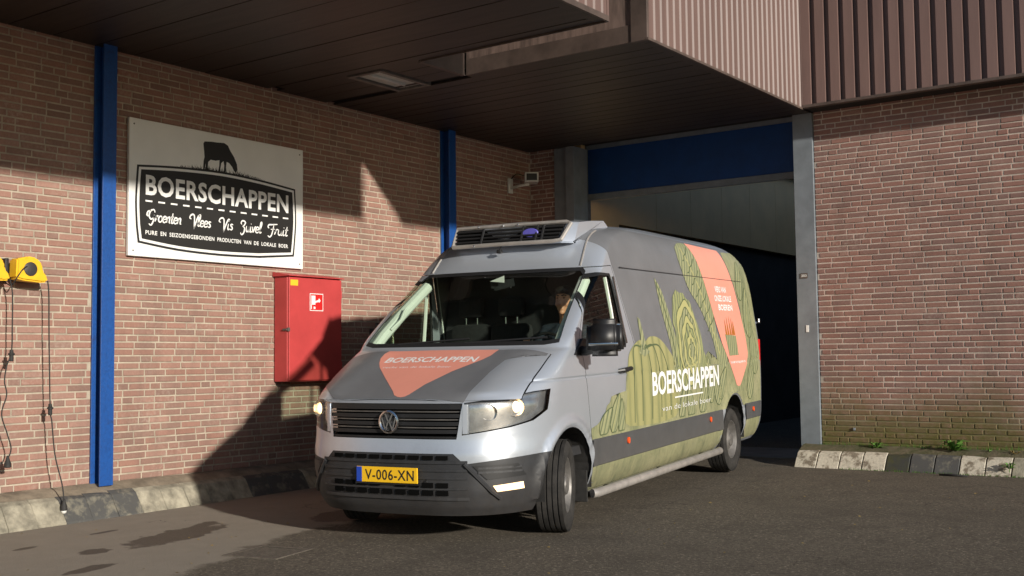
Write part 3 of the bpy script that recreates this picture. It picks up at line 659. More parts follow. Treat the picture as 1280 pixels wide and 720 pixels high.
# lettering, heavier and condensed, on a slight arch
V, F = gridded(text2d('BOERSCHAPPEN', 0.028, 1.06), 0.05)
sgp('lettering', ([(0.178 + 1.768 * x, 0.574 + y * 0.192) for x, y in V], F), M['white_print'], 0.0056)
dl = []
for i in range(13):
    a = 0.176 + i * (1.768 - 0.075) / 12; dl.append(([(a, 0.512), (a + 0.075, 0.512), (a + 0.075, 0.527), (a, 0.527)], [[0, 1, 2, 3]]))
for q in dl: sgp('dash', q, M['white_print'], 0.0056)
GL = {'r': ([[(0, 0), (.12, .5), (.15, 1.0)], [(.13, .55), (.25, .95), (.45, 1.0)]], .5),
 'o': ([[(.3 + .28 * math.cos(t), .5 + .5 * math.sin(t)) for t in np.linspace(0, 6.3, 9)], [(.5, .8), (.7, .75)]], .68),
 'e': ([[(.05, .5), (.5, .6), (.45, .95), (.2, 1.0), (.03, .6), (.1, .1), (.35, 0), (.6, .25)]], .6),
 'n': ([[(.05, 0), (.08, 1)], [(.08, .6), (.3, 1), (.45, .85), (.45, .1), (.62, .05)]], .66),
 't': ([[(.2, 1.7), (.15, .3), (.25, 0), (.45, .15)], [(-.05, 1.05), (.42, 1.1)]], .46),
 'l': ([[(.0, .1), (.3, 1.3), (.28, 1.95), (.12, 1.8), (.1, .4), (.2, 0), (.42, .2)]], .42),
 's': ([[(.45, .9), (.25, 1), (.1, .8), (.4, .35), (.3, .02), (.05, .1)]], .58),
 'i': ([[(.1, 1), (.1, .2), (.2, 0), (.37, .15)], [(.08, 1.42), (.14, 1.5)]], .36),
 'u': ([[(.05, 1), (.05, .3), (.2, 0), (.4, .2), (.48, 1)], [(.48, 1), (.48, .1), (.64, .05)]], .66),
 'v': ([[(.02, 1), (.2, .02), (.45, 1), (.6, .95)]], .58),
 'G': ([[(.95, 1.5), (.75, 1.95), (.3, 1.75), (.12, .95), (.45, .35), (.85, .6), (.9, 1.05)], [(.9, 1.1), (.85, .0), (.6, -.65), (.25, -.45)], [(.3, 1.75), (-.12, 1.55), (-.2, .95), (.08, .8)]], 1.1),
 'V': ([[(-.05, 1.15), (-.3, 1.3), (-.2, 1.75), (.12, 1.95), (.38, 1.6), (.52, .2), (.58, -.55)], [(.56, -.5), (.75, .8), (1.0, 1.8), (1.25, 1.7)]], 1.0),
 'Z': ([[(.12, 1.2), (-.05, 1.45), (.1, 1.85), (.5, 1.8), (.65, 1.5), (.45, 1.0), (.25, .85)], [(.3, .85), (.6, .6), (.6, -.2), (.3, -.65), (.05, -.3)]], .85),
 'F': ([[(.05, 1.1), (-.15, 1.3), (-.05, 1.7), (.35, 1.8), (1.15, 1.95)], [(.65, 1.85), (.58, .2), (.35, -.5), (.0, -.3)], [(.3, .9), (.85, 1.0)]], .92)}
def script_word(wd, x0, x1, base, xh):
    parts = []; x = 0
    for ch in wd:
        st, adv = GL[ch]
        for s_ in st:
            pts = bez(s_, 5); parts.append([(p[0] + x + 0.12 * p[1], p[1]) for p in pts])
        x += adv
    sx = (x1 - x0) / x
    return joinVF([ribbon2d([(x0 + p[0] * sx, base + p[1] * xh) for p in q], [0.009 + 0.006 * math.sin(math.pi * i / max(1, len(q) - 1)) for i in range(len(q))]) for q in parts])
for wd, a, b_ in (('Groenten', 0.20, 0.58), ('Vlees', 0.69, 0.935), ('Vis', 1.045, 1.21), ('Zuivel', 1.30, 1.575), ('Fruit', 1.665, 1.935)): sgp('script_word', script_word(wd, a, b_, 0.335, 0.056), M['white_print'], 0.0056)
sw_ = 'PURE EN SEIZOENSGEBONDEN PRODUCTEN VAN DE LOKALE BOER'.split(); pos = 0; tot = len(' '.join(sw_))
for wd in sw_:
    a = 0.179 + 1.766 * pos / tot; b_ = a + 1.766 * len(wd) / tot - 0.004; pos += len(wd) + 1
    sgp('small_word', fit(text2d(wd, 0.02, 1.1), a, b_, 0.207, 0.246), M['white_print'], 0.0056)
cow = [(0.838, 1.152), (0.852, 1.175), (0.942, 1.185), (1.003, 1.187), (1.094, 1.195), (1.141, 1.177), (1.172, 1.127), (1.219, 1.072), (1.257, 1.003), (1.264, 0.947), (1.245, 0.915), (1.22, 0.931), (1.195, 0.97), (1.157, 1.002), (1.126, 1.01), (1.12, 0.972), (1.114, 0.895), (1.09, 0.895), (1.096, 0.969), (1.086, 1.012), (1.059, 0.989), (1.041, 0.895), (1.02, 0.895), (1.034, 0.961), (1.036, 1.015), (0.989, 1.003), (0.928, 1.005), (0.898, 0.979), (0.89, 0.893), (0.869, 0.893), (0.866, 0.962), (0.854, 0.893), (0.836, 0.893), (0.842, 0.983), (0.853, 1.021), (0.847, 1.08)]
sgp('cow_silhouette', poly2d(cow), M['black'], 0.0015)
gl = []
for i in range(150):
    x = random.uniform(0.52, 1.62); env = 1 - abs((x - 1.05) / 0.6) ** 2; yb = 0.882 + 0.02 * (1 - ((x - 1.06) / 0.6) ** 2); h = random.uniform(0.012, 0.055) * max(env, 0.15); q = random.uniform(-0.02, 0.02)
    gl.append(([(x - 0.004, yb), (x + 0.004, yb), (x + q, yb + h)], [[0, 1, 2]]))
sgp('grass_silhouette', joinVF(gl), M['black'], 0.0016)['kind'] = 'stuff'
for (a, b_) in ((0.05, 0.05), (2.11, 0.05), (0.05, 1.22), (2.11, 1.22)): B().lathe([(0.008, 0.003), (0.008, 0), (0.0, 0.004)], (SX, a, b_), 'x', 8).build('screw', M['metal_dk'], sg)

# ------------------------------------------------------------------ red hose cabinet
cab = empty('hose_cabinet', (0, -4.30, 0.97)); tag(cab, 'red metal fire hose cabinet fixed to the sunlit brick wall', 'cabinet')
B().box(0.01, 0.200, -0.385, 0.385, 0, 1.085, 0.006).build('case', M['red'], cab)
B().box(0.204, 0.222, -0.378, 0.382, 0.012, 1.075, 0.005).build('door', M['red'], cab)
B().prism([(0.005, 1.135), (0.245, 1.095), (0.245, 1.087), (0.005, 1.087)], 1, -0.405, 0.405).build('lid', M['red'], cab)
for zz in (0.16, 0.92): B().tube([(0.216, 0.386, zz - 0.04), (0.216, 0.386, zz + 0.04)], 0.007, 8).build('hinge', M['red'], cab)
b = B().box(0.145, 0.212, -0.400, -0.386, 0.525, 0.545, 0.003).box(0.205, 0.232, -0.392, -0.372, 0.515, 0.555, 0.003); b.build('latch', M['metal_dk'], cab)
pg = B().box(0.2225, 0.2245, -0.088, 0.105, 0.735, 0.918).build('pictogram', M['white_print'], cab)
B().box(0.2246, 0.2252, -0.080, 0.097, 0.743, 0.910).build('red_field', M['red_sign'], pg)
def pp(name, VF, m, h, par): return mk(name, [(0.2225 + h, x, y) for x, y in VF[0]], VF[1], m, par)
pp('hose_symbol', joinVF([poly2d([(-0.068, 0.80), (-0.01, 0.80), (-0.01, 0.895), (-0.068, 0.895)]), poly2d([(-0.01, 0.84), (0.03, 0.85), (0.045, 0.87), (0.065, 0.845), (0.05, 0.825), (0.03, 0.83), (-0.01, 0.82)]), ribbon2d([(-0.068, 0.80), (-0.068, 0.755)], 0.012), poly2d([(-0.035, 0.755), (-0.01, 0.755), (-0.01, 0.78), (-0.035, 0.78)])]), M['white_print'], 0.0035, pg)
B().box(0.2225, 0.224, -0.36, -0.255, 0.99, 1.05).build('yellow_sticker', M['yellow_sticker'], cab)

# ------------------------------------------------------------------ yellow reels with hanging cables
def reel(dy, label, cable, plug_at, label_c, end):
    rt_ = empty('cable_reel', (0, -7.50 + dy, 1.86)); tag(rt_, label, 'cable reel', 'yellow reels on the brick wall')
    outl = [(-0.135, 0.185), (-0.14, 0.02), (-0.09, 0.005), (0.09, -0.008), (0.137, 0.0), (0.142, 0.04), (0.095, 0.09), (0.093, 0.145), (0.04, 0.197), (-0.04, 0.207), (-0.09, 0.187)]
    bm = bmesh.new(); lo = [bm.verts.new((0.075, p[0], p[1])) for p in outl]; hi = [bm.verts.new((0.20, p[0], p[1])) for p in outl]; n = len(outl)
    bm.faces.new(lo); bm.faces.new(hi[::-1])
    for i in range(n): bm.faces.new([lo[i], hi[i], hi[(i + 1) % n], lo[(i + 1) % n]])
    bmesh.ops.recalc_face_normals(bm, faces=bm.faces); bmesh.ops.bevel(bm, geom=list(bm.edges), offset=0.014, segments=3, affect='EDGES')
    B().bm(bm).build('housing', M['yellow'], rt_, True, 40)
    B().lathe([(0.0, 0.212), (0.045, 0.212), (0.058, 0.206), (0.058, 0.195)], (0, -0.02, 0.10), 'x', 24).build('hub_cap', M['plastic'], rt_, True, 40)
    B().box(0.005, 0.074, -0.165, -0.135, 0.0, 0.19, 0.004).box(0.005, 0.02, -0.14, 0.10, 0.06, 0.15, 0.004).build('bracket', M['plastic_dk'], rt_)
    B().tube(bez([(0.215, -0.06, 0.12), (0.235, -0.11, 0.09), (0.22, -0.15, 0.02), (0.15, -0.16, -0.04), (0.05, -0.16, 0.0)], 4), 0.005, 6).build('lead', M['rubber'], rt_, True)
    cr = empty('hanging_cable', (0.2, cable[0][0], cable[0][1])); tag(cr, label_c, 'cable', 'cables hanging from the reels'); o_ = Vector(cr.location)
    B().tube([Vector(((p[2] if len(p) > 2 else 0.2), p[0], p[1])) - o_ for i, p in enumerate(bez(cable, 6))], 0.0055, 8).build('cord', M['rubber'], cr, True)
    py, pz = plug_at
    B().lathe([(0.0, 0.045), (0.014, 0.045), (0.016, 0.02), (0.026, 0.015), (0.026, 0.005), (0.017, 0.0), (0.017, -0.045), (0.012, -0.05), (0, -0.05)], Vector((0.2, py, pz)) - o_, 'z', 14).build('stopper', M['rubber'], cr, True, 40)
    ey, ez = end[:2]
    B().lathe([(0.0, 0.055), (0.009, 0.05), (0.016, 0.02), (0.026, -0.005), (0.029, -0.035), (0.022, -0.042), (0, -0.042)], Vector((end[2] if len(end) > 2 else 0.2, ey, ez)) - o_, 'z', 14).build('plug', M['rubber'], cr, True, 40)
    return cr, o_
cr, o_ = reel(0.0, 'yellow cable reel with a dark hub beside the blue column', [(-7.365, 1.87, .2), (-7.352, 1.75, .2), (-7.345, 1.41, .2), (-7.325, 0.81, .2), (-7.315, 0.70, .21), (-7.30, 0.42, .24), (-7.27, 0.18, .30), (-7.27, 0.045, .33)], (-7.325, 0.80), 'black cable hanging low from the whole reel nearer the column, white plug end', (-7.27, 0.01, 0.33))
B().lathe([(0.0, -0.070), (0.018, -0.062), (0.024, -0.043), (0, -0.04)], Vector((0.33, -7.27, 0.01)) - o_, 'z', 14).build('plug_face', M['white_plastic'], cr, True)
reel(-0.335, 'yellow cable reel cut off by the picture edge', [(-7.70, 1.87), (-7.675, 1.75), (-7.672, 1.50), (-7.675, 1.28), (-7.715, 1.16), (-7.73, 1.04), (-7.71, 0.93), (-7.75, 0.78), (-7.70, 0.62), (-7.665, 0.50), (-7.69, 0.42)], (-7.675, 1.25), 'black wavy shorter cable hanging from the reel at the picture edge', (-7.692, 0.39))

# ------------------------------------------------------------------ security camera in the corner
cc = empty('security_camera', (0.0, -0.50, 3.50)); tag(cc, 'white security camera on a wall arm in the dark corner', 'camera')
B().box(0.005, 0.03, -0.05, 0.05, -0.10, 0.10, 0.006).build('wall_plate', M['white_plastic'], cc)
B().tube([(0.03, 0, -0.03), (0.18, 0, -0.01), (0.30, 0.03, 0.0)], 0.018, 8).build('arm', M['white_plastic'], cc, True)
hd = B().box(-0.09, 0.09, -0.09, 0.16, 0.0, 0.13, 0.008); rm = Matrix.Rotation(R(38), 3, 'Z'); hd.map(lambda v: rm @ v + Vector((0.33, 0.05, 0.02)))
ho_ = hd.build('housing', M['white_plastic'], cc)
B().box(-0.07, 0.07, -0.094, -0.0905, 0.02, 0.11).map(lambda v: rm @ v + Vector((0.33, 0.05, 0.02))).build('front_glass', M['plastic_dk'], ho_)
B().tube(bez([(0.02, 0.02, 0.1), (0.08, 0.05, 0.16), (0.2, 0.06, 0.13), (0.3, 0.12, 0.08)], 4), 0.006, 6).build('lead', M['rubber'], cc, True)

# ------------------------------------------------------------------ weeds and litter at the foot of the mossy wall
def weed(x, y, z, n, ln, label, m=M['leaf'], seed=1):
    rr = random.Random(seed); root = empty('weed', (x, y, z)); tag(root, label, 'weed', 'weeds along the mossy wall')
    b = B()
    for i in range(n):
        a = rr.uniform(0, 6.28); l = ln * rr.uniform(0.5, 1.0); wdt = l * rr.uniform(0.14, 0.24); tilt = rr.uniform(0.35, 1.2)
        d = Vector((math.cos(a), math.sin(a) * 0.7 - 0.15, 0)); sd = Vector((-d.y, d.x, 0)).normalized() * wdt
        p0 = Vector((0, 0, 0.005)) + d * 0.01; p1 = d * l * 0.5 + Vector((0, 0, l * 0.6 * tilt)); p2 = d * l + Vector((0, 0, l * 0.55 * tilt))
        nrm = Vector((0, 0, wdt * 0.25)); k = len(b.V)
        b.add([p0 - sd * 0.15, p0 + sd * 0.15, p1 - sd + nrm, p1, p1 + sd + nrm, p2], [[0, 3, 2], [0, 1, 3], [1, 4, 3], [2, 3, 5], [3, 4, 5]])
    b.build('leaves', m, root); B().tube([(0, 0, -0.03), (0.004, 0.003, ln * 0.3)], 0.004, 5).build('stem', m, root)
weed(4.72, -0.11, 0.125, 16, 0.13, 'small green weed on the kerb above the white blocks, closest to the post', seed=2)
weed(5.56, -0.12, 0.125, 30, 0.19, 'largest bright green weed, above the dark kerb blocks', seed=3)
weed(5.22, -0.10, 0.125, 9, 0.07, 'low sprig of weed in the middle of the wall foot', seed=4)
weed(5.92, -0.12, 0.12, 9, 0.08, 'small weed behind the second pair of white kerb blocks', seed=5)
weed(6.16, -0.14, 0.115, 12, 0.09, 'yellowish weed at the picture edge on the kerb', M['leaf_dry'], seed=6)
weed(4.28, -0.12, 0.12, 10, 0.06, 'tiny weed at the foot of the door post', seed=7)
weed(6.16, -0.42, 0.0, 16, 0.11, 'dark weed growing over the end of a white kerb block', seed=8)
rr = random.Random(3); gb = B()
for i in range(3200):
    x = rr.uniform(4.06, 11); h = rr.uniform(0.012, 0.065) * (0.4 + rr.random()); y = -0.012 - rr.random() ** 2 * 0.12; z = 0.155 - abs(y) * 0.35; q = rr.uniform(-0.02, 0.02)
    gb.add([(x - 0.003, y, z), (x + 0.003, y, z), (x + q, y + rr.uniform(-.02, .005), z + h)], [[0, 1, 2]])
gb.add([], [])
for i in range(520):
    x = rr.uniform(4.4, 9); y = -0.445 - rr.random() * 0.03; z = gz(y) + 0.002; h = rr.uniform(0.01, 0.03)
    gb.add([(x - 0.004, y, z), (x + 0.004, y, z), (x + rr.uniform(-.02, .02), y - rr.uniform(0, .02), z + h)], [[0, 1, 2]])
tag(gb.build('moss_tufts', M['leaf']), 'short moss and grass along the foot of the wall', 'grass', kind='stuff')
lf = B(); rr = random.Random(11)
for i in range(150):
    x, y = (rr.uniform(4, 9), rr.uniform(-9, -0.6)) if i < 100 else (rr.uniform(0.5, 3), rr.uniform(-9, -5.5))
    a = rr.uniform(0, 6.28); s_ = rr.uniform(0.006, 0.018); z = gz(y) + 0.004
    lf.add([(x + s_ * math.cos(a), y + s_ * math.sin(a), z), (x + s_ * 0.6 * math.cos(a + 2), y + s_ * 0.6 * math.sin(a + 2), z + s_ * 0.5), (x + s_ * math.cos(a + 3.6), y + s_ * math.sin(a + 3.6), z + 0.002)], [[0, 1, 2]])
tag(lf.build('litter', M['leaf_dry']), 'tiny pale bits of litter scattered over the asphalt', 'litter', kind='stuff')
st = empty('stick', (5.65, -0.62, gz(-0.62) + 0.012)); tag(st, 'thin dark stick lying below the white kerb blocks', 'stick')
B().tube([(-0.13, 0.01, 0), (0.0, 0.0, 0.004), (0.16, -0.03, 0)], [0.010, 0.013, 0.008], 7).build('twig', M['rubber'], st, True)
dr = empty('drain_cover', (2.86, -7.33, gz(-7.33))); tag(dr, 'dark cast drain grating set flush in the asphalt', 'drain cover')
rz = Matrix.Rotation(R(12), 3, 'Z')
b = B()
for (x0, x1, y0, y1) in ((-0.22, 0.22, -0.22, -0.19), (-0.22, 0.22, 0.19, 0.22), (-0.22, -0.19, -0.19, 0.19), (0.19, 0.22, -0.19, 0.19)): b.box(x0, x1, y0, y1, -0.02, 0.006)
b.map(lambda v: rz @ v).build('frame', M['iron'], dr)
for i in range(9): B().box(-0.188, 0.188, -0.18 + i * 0.04, -0.158 + i * 0.04, -0.02, 0.005).map(lambda v: rz @ v).build('grating_bar', M['iron'], dr)
B().box(-0.188, 0.188, -0.188, 0.188, -0.02, 0.002).map(lambda v: rz @ v).build('pit', M['hole'], dr)

# ------------------------------------------------------------------ delivery van
VS, VG, VX, VY, VT, VP = 0.975, -0.1162, 3.2476, -5.7369, -1.4157, 0.0117
def van_matrix():
    c, s = math.cos(VP), math.sin(VP); fx, fy = math.cos(VT), math.sin(VT)
    U = Vector((fx * c, fy * c, -s)) * VS; Z = Vector((fx * s, fy * s, c)) * VS; Vv = Vector((-fy, fx, 0)) * VS
    return Matrix(((U.x, Vv.x, Z.x, VX), (U.y, Vv.y, Z.y, VY), (U.z, Vv.z, Z.z, VG), (0, 0, 0, 1)))
van = empty('delivery_van'); van.matrix_world = van_matrix()
tag(van, 'silver delivery van with vegetable print pulling out of the loading door', 'van')
RAKE = 0.012
def rk(v): return Vector((v[0], v[1], v[2] - RAKE * v[0]))
def vb(b, name, m, parent=None, smooth=True, sharp=35, rake=True):
    V = [rk(v) for v in b.V] if rake else b.V
    return mk(name, V, b.F, m, parent or van, smooth, sharp)

def pchip(tab):
    x = np.array([t[0] for t in tab], float); y = np.array([t[1] for t in tab], float)
    h = np.diff(x); d = np.diff(y) / h; mm = np.zeros(len(x)); mm[0], mm[-1] = d[0], d[-1]
    for i in range(1, len(x) - 1):
        if d[i - 1] * d[i] > 0:
            w1, w2 = 2 * h[i] + h[i - 1], h[i] + 2 * h[i - 1]; mm[i] = (w1 + w2) / (w1 / d[i - 1] + w2 / d[i])
    def f(q):
        q = min(max(q, x[0]), x[-1]); i = min(max(int(np.searchsorted(x, q)) - 1, 0), len(h) - 1); t = (q - x[i]) / h[i]
        return (1 + 2 * t) * (1 - t) ** 2 * y[i] + t * (1 - t) ** 2 * h[i] * mm[i] + t * t * (3 - 2 * t) * y[i + 1] + t * t * (t - 1) * h[i] * mm[i + 1]
    return f
f_uf = pchip([(.22, .92), (.30, .965), (.42, .985), (.60, .985), (.66, .982), (.72, .968), (.78, .957), (1.0, .945), (1.03, .938), (1.05, .912), (1.08, .85), (1.12, .755), (1.18, .61), (1.25, .445), (1.32, .28), (1.38, .13), (1.405, .07), (1.425, .045), (1.6, -.17), (1.8, -.445), (2.0, -.735), (2.07, -.83), (2.12, -.875), (2.2, -.94), (2.3, -1.03), (2.38, -1.14), (2.44, -1.28), (2.5, -1.56), (2.54, -1.95), (2.575, -2.6), (2.6, -3.6)])
f_w = pchip([(.22, .905), (.3, .955), (.45, .996), (.7, 1.008), (1.0, 1.012), (1.15, 1.010), (1.3, 1.0), (1.45, .985), (1.6, .965), (1.8, .940), (2.0, .915), (2.1, .900), (2.2, .880), (2.3, .852), (2.4, .806), (2.47, .745), (2.53, .63), (2.57, .47), (2.59, .29), (2.6, .06)])
f_D = pchip([(.22, .66), (.35, .72), (1.03, .74), (1.08, .66), (1.12, .58), (1.2, .42), (1.3, .28), (1.4, .16), (1.5, .11), (2.07, .11), (2.2, .16), (2.4, .35), (2.5, .6), (2.6, 1.2)])
f_b = pchip([(.22, 3.6), (1.03, 4.0), (1.15, 5), (1.4, 6), (1.6, 7), (2.2, 6), (2.6, 4)])
f_bow = pchip([(.22, .03), (1.0, .03), (1.05, .05), (1.4, .05), (1.7, .05), (2.1, .06), (2.4, .08), (2.6, .1)])
f_ur = pchip([(.22, -5.70), (.35, -5.80), (.55, -5.85), (1.5, -5.85), (2.0, -5.79), (2.3, -5.69), (2.45, -5.55), (2.54, -5.3), (2.58, -4.9), (2.6, -4.3)])
ZROWS = list(np.linspace(.22, 1.02, 46)) + list(np.linspace(1.03, 1.43, 54)) + list(np.linspace(1.445, 2.44, 60)) + list(np.linspace(2.45, 2.599, 26))
def sm(x): x = min(max(x, 0), 1); return x * x * (3 - 2 * x)
def outline(z):
    uf, wd, D, bb, bow, ur = f_uf(z), f_w(z), f_D(z), f_b(z), f_bow(z), f_ur(z); P = []
    def ridge(v):  # raised flanks of the bonnet
        k = sm((z - 1.05) / .06) * sm((1.42 - z) / .05); return k * .045 * math.exp(-((abs(v) - .66) / .15) ** 2)
    for s_ in np.linspace(0, .85, 26): P.append((uf - bow * s_ * s_ - D * (1 - math.sqrt(1 - s_ ** bb)), wd * s_))
    c0 = math.sqrt(1 - .85 ** bb)
    for k in range(1, 15):
        c = c0 * (1 - k / 14); s_ = (1 - c * c) ** (1 / bb); P.append((uf - bow * s_ * s_ - D * (1 - c), wd * s_))
    P = [(u + ridge(v), v) for u, v in P]
    us = uf - bow - D; Dr, br = (.16 if z < 2.3 else .16 + (z - 2.3) * 1.2), 5.0; ue = ur + Dr
    if ue > us - .05: ue = us - .05
    for k in range(1, 91): P.append((us + (ue - us) * k / 90, wd))
    for k in range(1, 9):
        c = k / 8; s_ = (1 - c ** 2) ** (1 / br) if c < 1 else 0; P.append((ue - Dr * (c if c < 1 else 1), wd * max(s_, 0)))
    out = []
    for (u, v) in P:
        if v > .8:
            for (cx, amp) in ((0, .030), (-4.49, .022)):
                d = math.hypot(u - cx, z - .36); v += amp * sm(1 - abs(d - .47) / .07) * (1 if z > .3 else 0)
            v -= .010 * sm(1 - abs(z - 1.165) / .016) * (1 if u < .45 else 0)
            v -= .006 * sm(1 - abs(z - 2.085) / .012) * (1 if u < -1.45 else 0)
        out.append((u, v))
    return out
SH_V = []; SH_F = []; NC = None
for z in ZROWS:
    o = outline(z); full = [(u, -v, z) for u, v in o[::-1]] + [(u, v, z) for u, v in o[1:-1]] + [(o[-1][0], o[-1][1], z)]
    full = [(u, -v, z) for u, v in o[::-1]] + [(u, v, z) for u, v in o[1:]]
    NC = len(full); SH_V += full
for i in range(len(ZROWS) - 1):
    for j in range(NC - 1):
        a = i * NC + j; SH_F.append([a, a + 1, a + NC + 1, a + NC])
last = (len(ZROWS) - 1) * NC
for j in range(NC // 2 - 1): SH_F.append([last + j, last + j + 1, last + NC - 2 - j, last + NC - 1 - j])
# rear wall of the body
for i in range(len(ZROWS) - 1): SH_F.append([i * NC + NC - 1, i * NC, (i + 1) * NC, (i + 1) * NC + NC - 1])
bm = bmesh.new(); vv = [bm.verts.new(v) for v in SH_V]
for f in SH_F:
    try: bm.faces.new([vv[i] for i in f])
    except ValueError: pass
bmesh.ops.remove_doubles(bm, verts=bm.verts, dist=1e-5)
bmesh.ops.dissolve_degenerate(bm, edges=bm.edges, dist=1e-5)
bm.normal_update()
fq = max(bm.faces, key=lambda f: f.calc_center_median().x)
if fq.normal.x < 0: bmesh.ops.reverse_faces(bm, faces=bm.faces)
bm.normal_update()
BVH = BVHTree.FromBMesh(bm)

def cut(bm, pts, d, pred):
    pts = [Vector(p) for p in pts]; d = Vector(d); c = sum(pts, Vector()) / len(pts); planes = []
    for i in range(len(pts)):
        a, b_ = pts[i], pts[(i + 1) % len(pts)]; n = (b_ - a).cross(d)
        if n.length < 1e-9: continue
        n.normalize()
        if n.dot(c - a) < 0: n = -n
        planes.append((a, n))
    fs = []
    for f in bm.faces:
        m = f.calc_center_median()
        if pred(m) and all(q.dot(m - p) > -.12 for p, q in planes): fs.append(f)
    for (a, n) in planes:
        ge = set(fs)
        for f in fs: ge.update(f.edges); ge.update(f.verts)
        if fs:
            r_ = bmesh.ops.bisect_plane(bm, geom=list(ge), plane_co=a, plane_no=n, dist=1e-5)
            fs = [x for x in r_['geom'] if isinstance(x, bmesh.types.BMFace)]
    out = []
    for f in fs:
        m = f.calc_center_median()
        if all(q.dot(m - p) > 0 for p, q in planes): out.append(f)
    return out
def take(bm, faces, push=0.0, delete=True):
    bm.normal_update(); idx = {}; V = []; F = []
    for f in faces:
        r_ = []
        for v in f.verts:
            if v not in idx: idx[v] = len(V); V.append(v.co + v.normal * push)
            r_.append(idx[v])
        F.append(r_)
    if delete: bmesh.ops.delete(bm, geom=faces, context='FACES')
    b = B(); b.V = V; b.F = F; return b
def side(poly, s_): return [(u, 1.0 * s_, z) for u, z in poly]
def front(poly): return [(1.0, v, z) for v, z in poly]
isL = lambda m: m.y > .5; isR = lambda m: m.y < -.5
isF = lambda m: m.x > .3 and m.z < 1.06
# wheel arches
def arch(cx, r=.425): return [(cx + r * math.cos(t), .37 + r * math.sin(t)) for t in np.linspace(-.15, math.pi + .15, 26)] + [(cx - r * .97, .1), (cx + r * .97, .1)]
for cx in (0, -4.49):
    for s_, pr in ((1, isL), (-1, isR)): take(bm, cut(bm, side(arch(cx), s_), (0, 1, 0), pr))
# windscreen: black surround and glass
ws = lambda m: m.z > 1.36 and m.x > -1.1
WSO = [(-.80, 1.428), (.80, 1.428), (.905, 1.445), (.90, 1.50), (.80, 2.04), (.76, 2.078), (-.76, 2.078), (-.80, 2.04), (-.90, 1.50), (-.905, 1.445)]
WSI = [(v * .99, 1.462 + (z - 1.428) * .90) for v, z in WSO]
inn = cut(bm, front(WSI), (1, 0, 0), ws); g_in = take(bm, inn, -.004)
bor = cut(bm, front(WSO), (1, 0, 0), ws); g_bo = take(bm, bor, -.001)
wsc = vb(g_bo, 'windscreen', M['plastic_dk']); vb(g_in, 'pane', M['glass'], wsc)
# cab doors with window, seam
DOOR = [(-.235, 1.40), (-.225, 1.05), (-.36, .80), (-.46, .55), (-.50, .33), (-1.45, .33), (-1.475, 1.43), (-1.31, 1.80), (-1.185, 2.095), (-.88, 2.07), (-.66, 1.94), (-.45, 1.72)]
WIN = [(-.34, 1.41), (-.36, 1.50), (-.50, 1.73), (-.64, 1.90), (-.76, 1.975), (-.88, 2.0), (-1.10, 2.005), (-1.13, 1.98), (-1.20, 1.70), (-1.265, 1.44), (-1.25, 1.40), (-.40, 1.39)]
def grow(poly, k):
    c = Vector((sum(p[0] for p in poly) / len(poly), sum(p[1] for p in poly) / len(poly)))
    return [tuple(Vector(p) + (Vector(p) - c).normalized() * k) for p in poly]
for s_, pr in ((1, isL), (-1, isR)):
    pd = lambda m, pr=pr: pr(m)
    win = take(bm, cut(bm, side(WIN, s_), (0, 1, 0), pd), -.012)
    seal = take(bm, cut(bm, side(grow(WIN, .028), s_), (0, 1, 0), pd), -.003)
    dr_ = take(bm, cut(bm, side(DOOR, s_), (0, 1, 0), pd), 0.0)
    seam = take(bm, cut(bm, side(grow(DOOR, .007), s_), (0, 1, 0), pd), -.014)
    door = vb(dr_, 'door', M['silver']); vb(seam, 'door_gap', M['hole'])
    vb(win, 'window', M['glass'], door); vb(seal, 'window_seal', M['plastic_dk'], door)
    hb_ = B().box(-1.31, -1.05, s_ * 1.0 - .012, s_ * 1.0 + .012, 1.175, 1.215, .01) if False else B().tube([(-1.04, s_ * 1.0, 1.185), (-1.08, s_ * 1.04, 1.19), (-1.25, s_ * 1.045, 1.20), (-1.30, s_ * 1.005, 1.20)], [.016, .02, .02, .016], 8)
    vb(hb_, 'handle', M['plastic_dk'], door)
    # bright trim on the rear edge of the window opening
    vb(B().tube([(-1.165, s_ * .925, 2.0), (-1.235, s_ * .955, 1.70), (-1.30, s_ * .988, 1.42)], .011, 6), 'window_trim', M['chrome'], door)
    vb(B().tube([(-1.06, s_ * .89, 1.99), (-1.09, s_ * .93, 1.70), (-1.105, s_ * .965, 1.40)], .017, 6), 'window_channel', M['lining'], door)
# bonnet panel
BON = [(.905, -.55), (.905, .55), (.80, .86), (.60, .90), (.30, .905), (.085, .90), (.085, -.90), (.30, -.905), (.60, -.90), (.80, -.86)]
bp_ = lambda m: m.z > 1.045 and m.z < 1.425 and m.x > .02
bon = take(bm, cut(bm, [(u, v, 1.2) for u, v in BON], (0, 0, 1), bp_), .002)
vb(bon, 'bonnet', M['silver'])
seam = take(bm, cut(bm, [(u, v, 1.2) for u, v in grow(BON, .008)], (0, 0, 1), bp_), -.014); vb(seam, 'bonnet_gap', M['hole'])
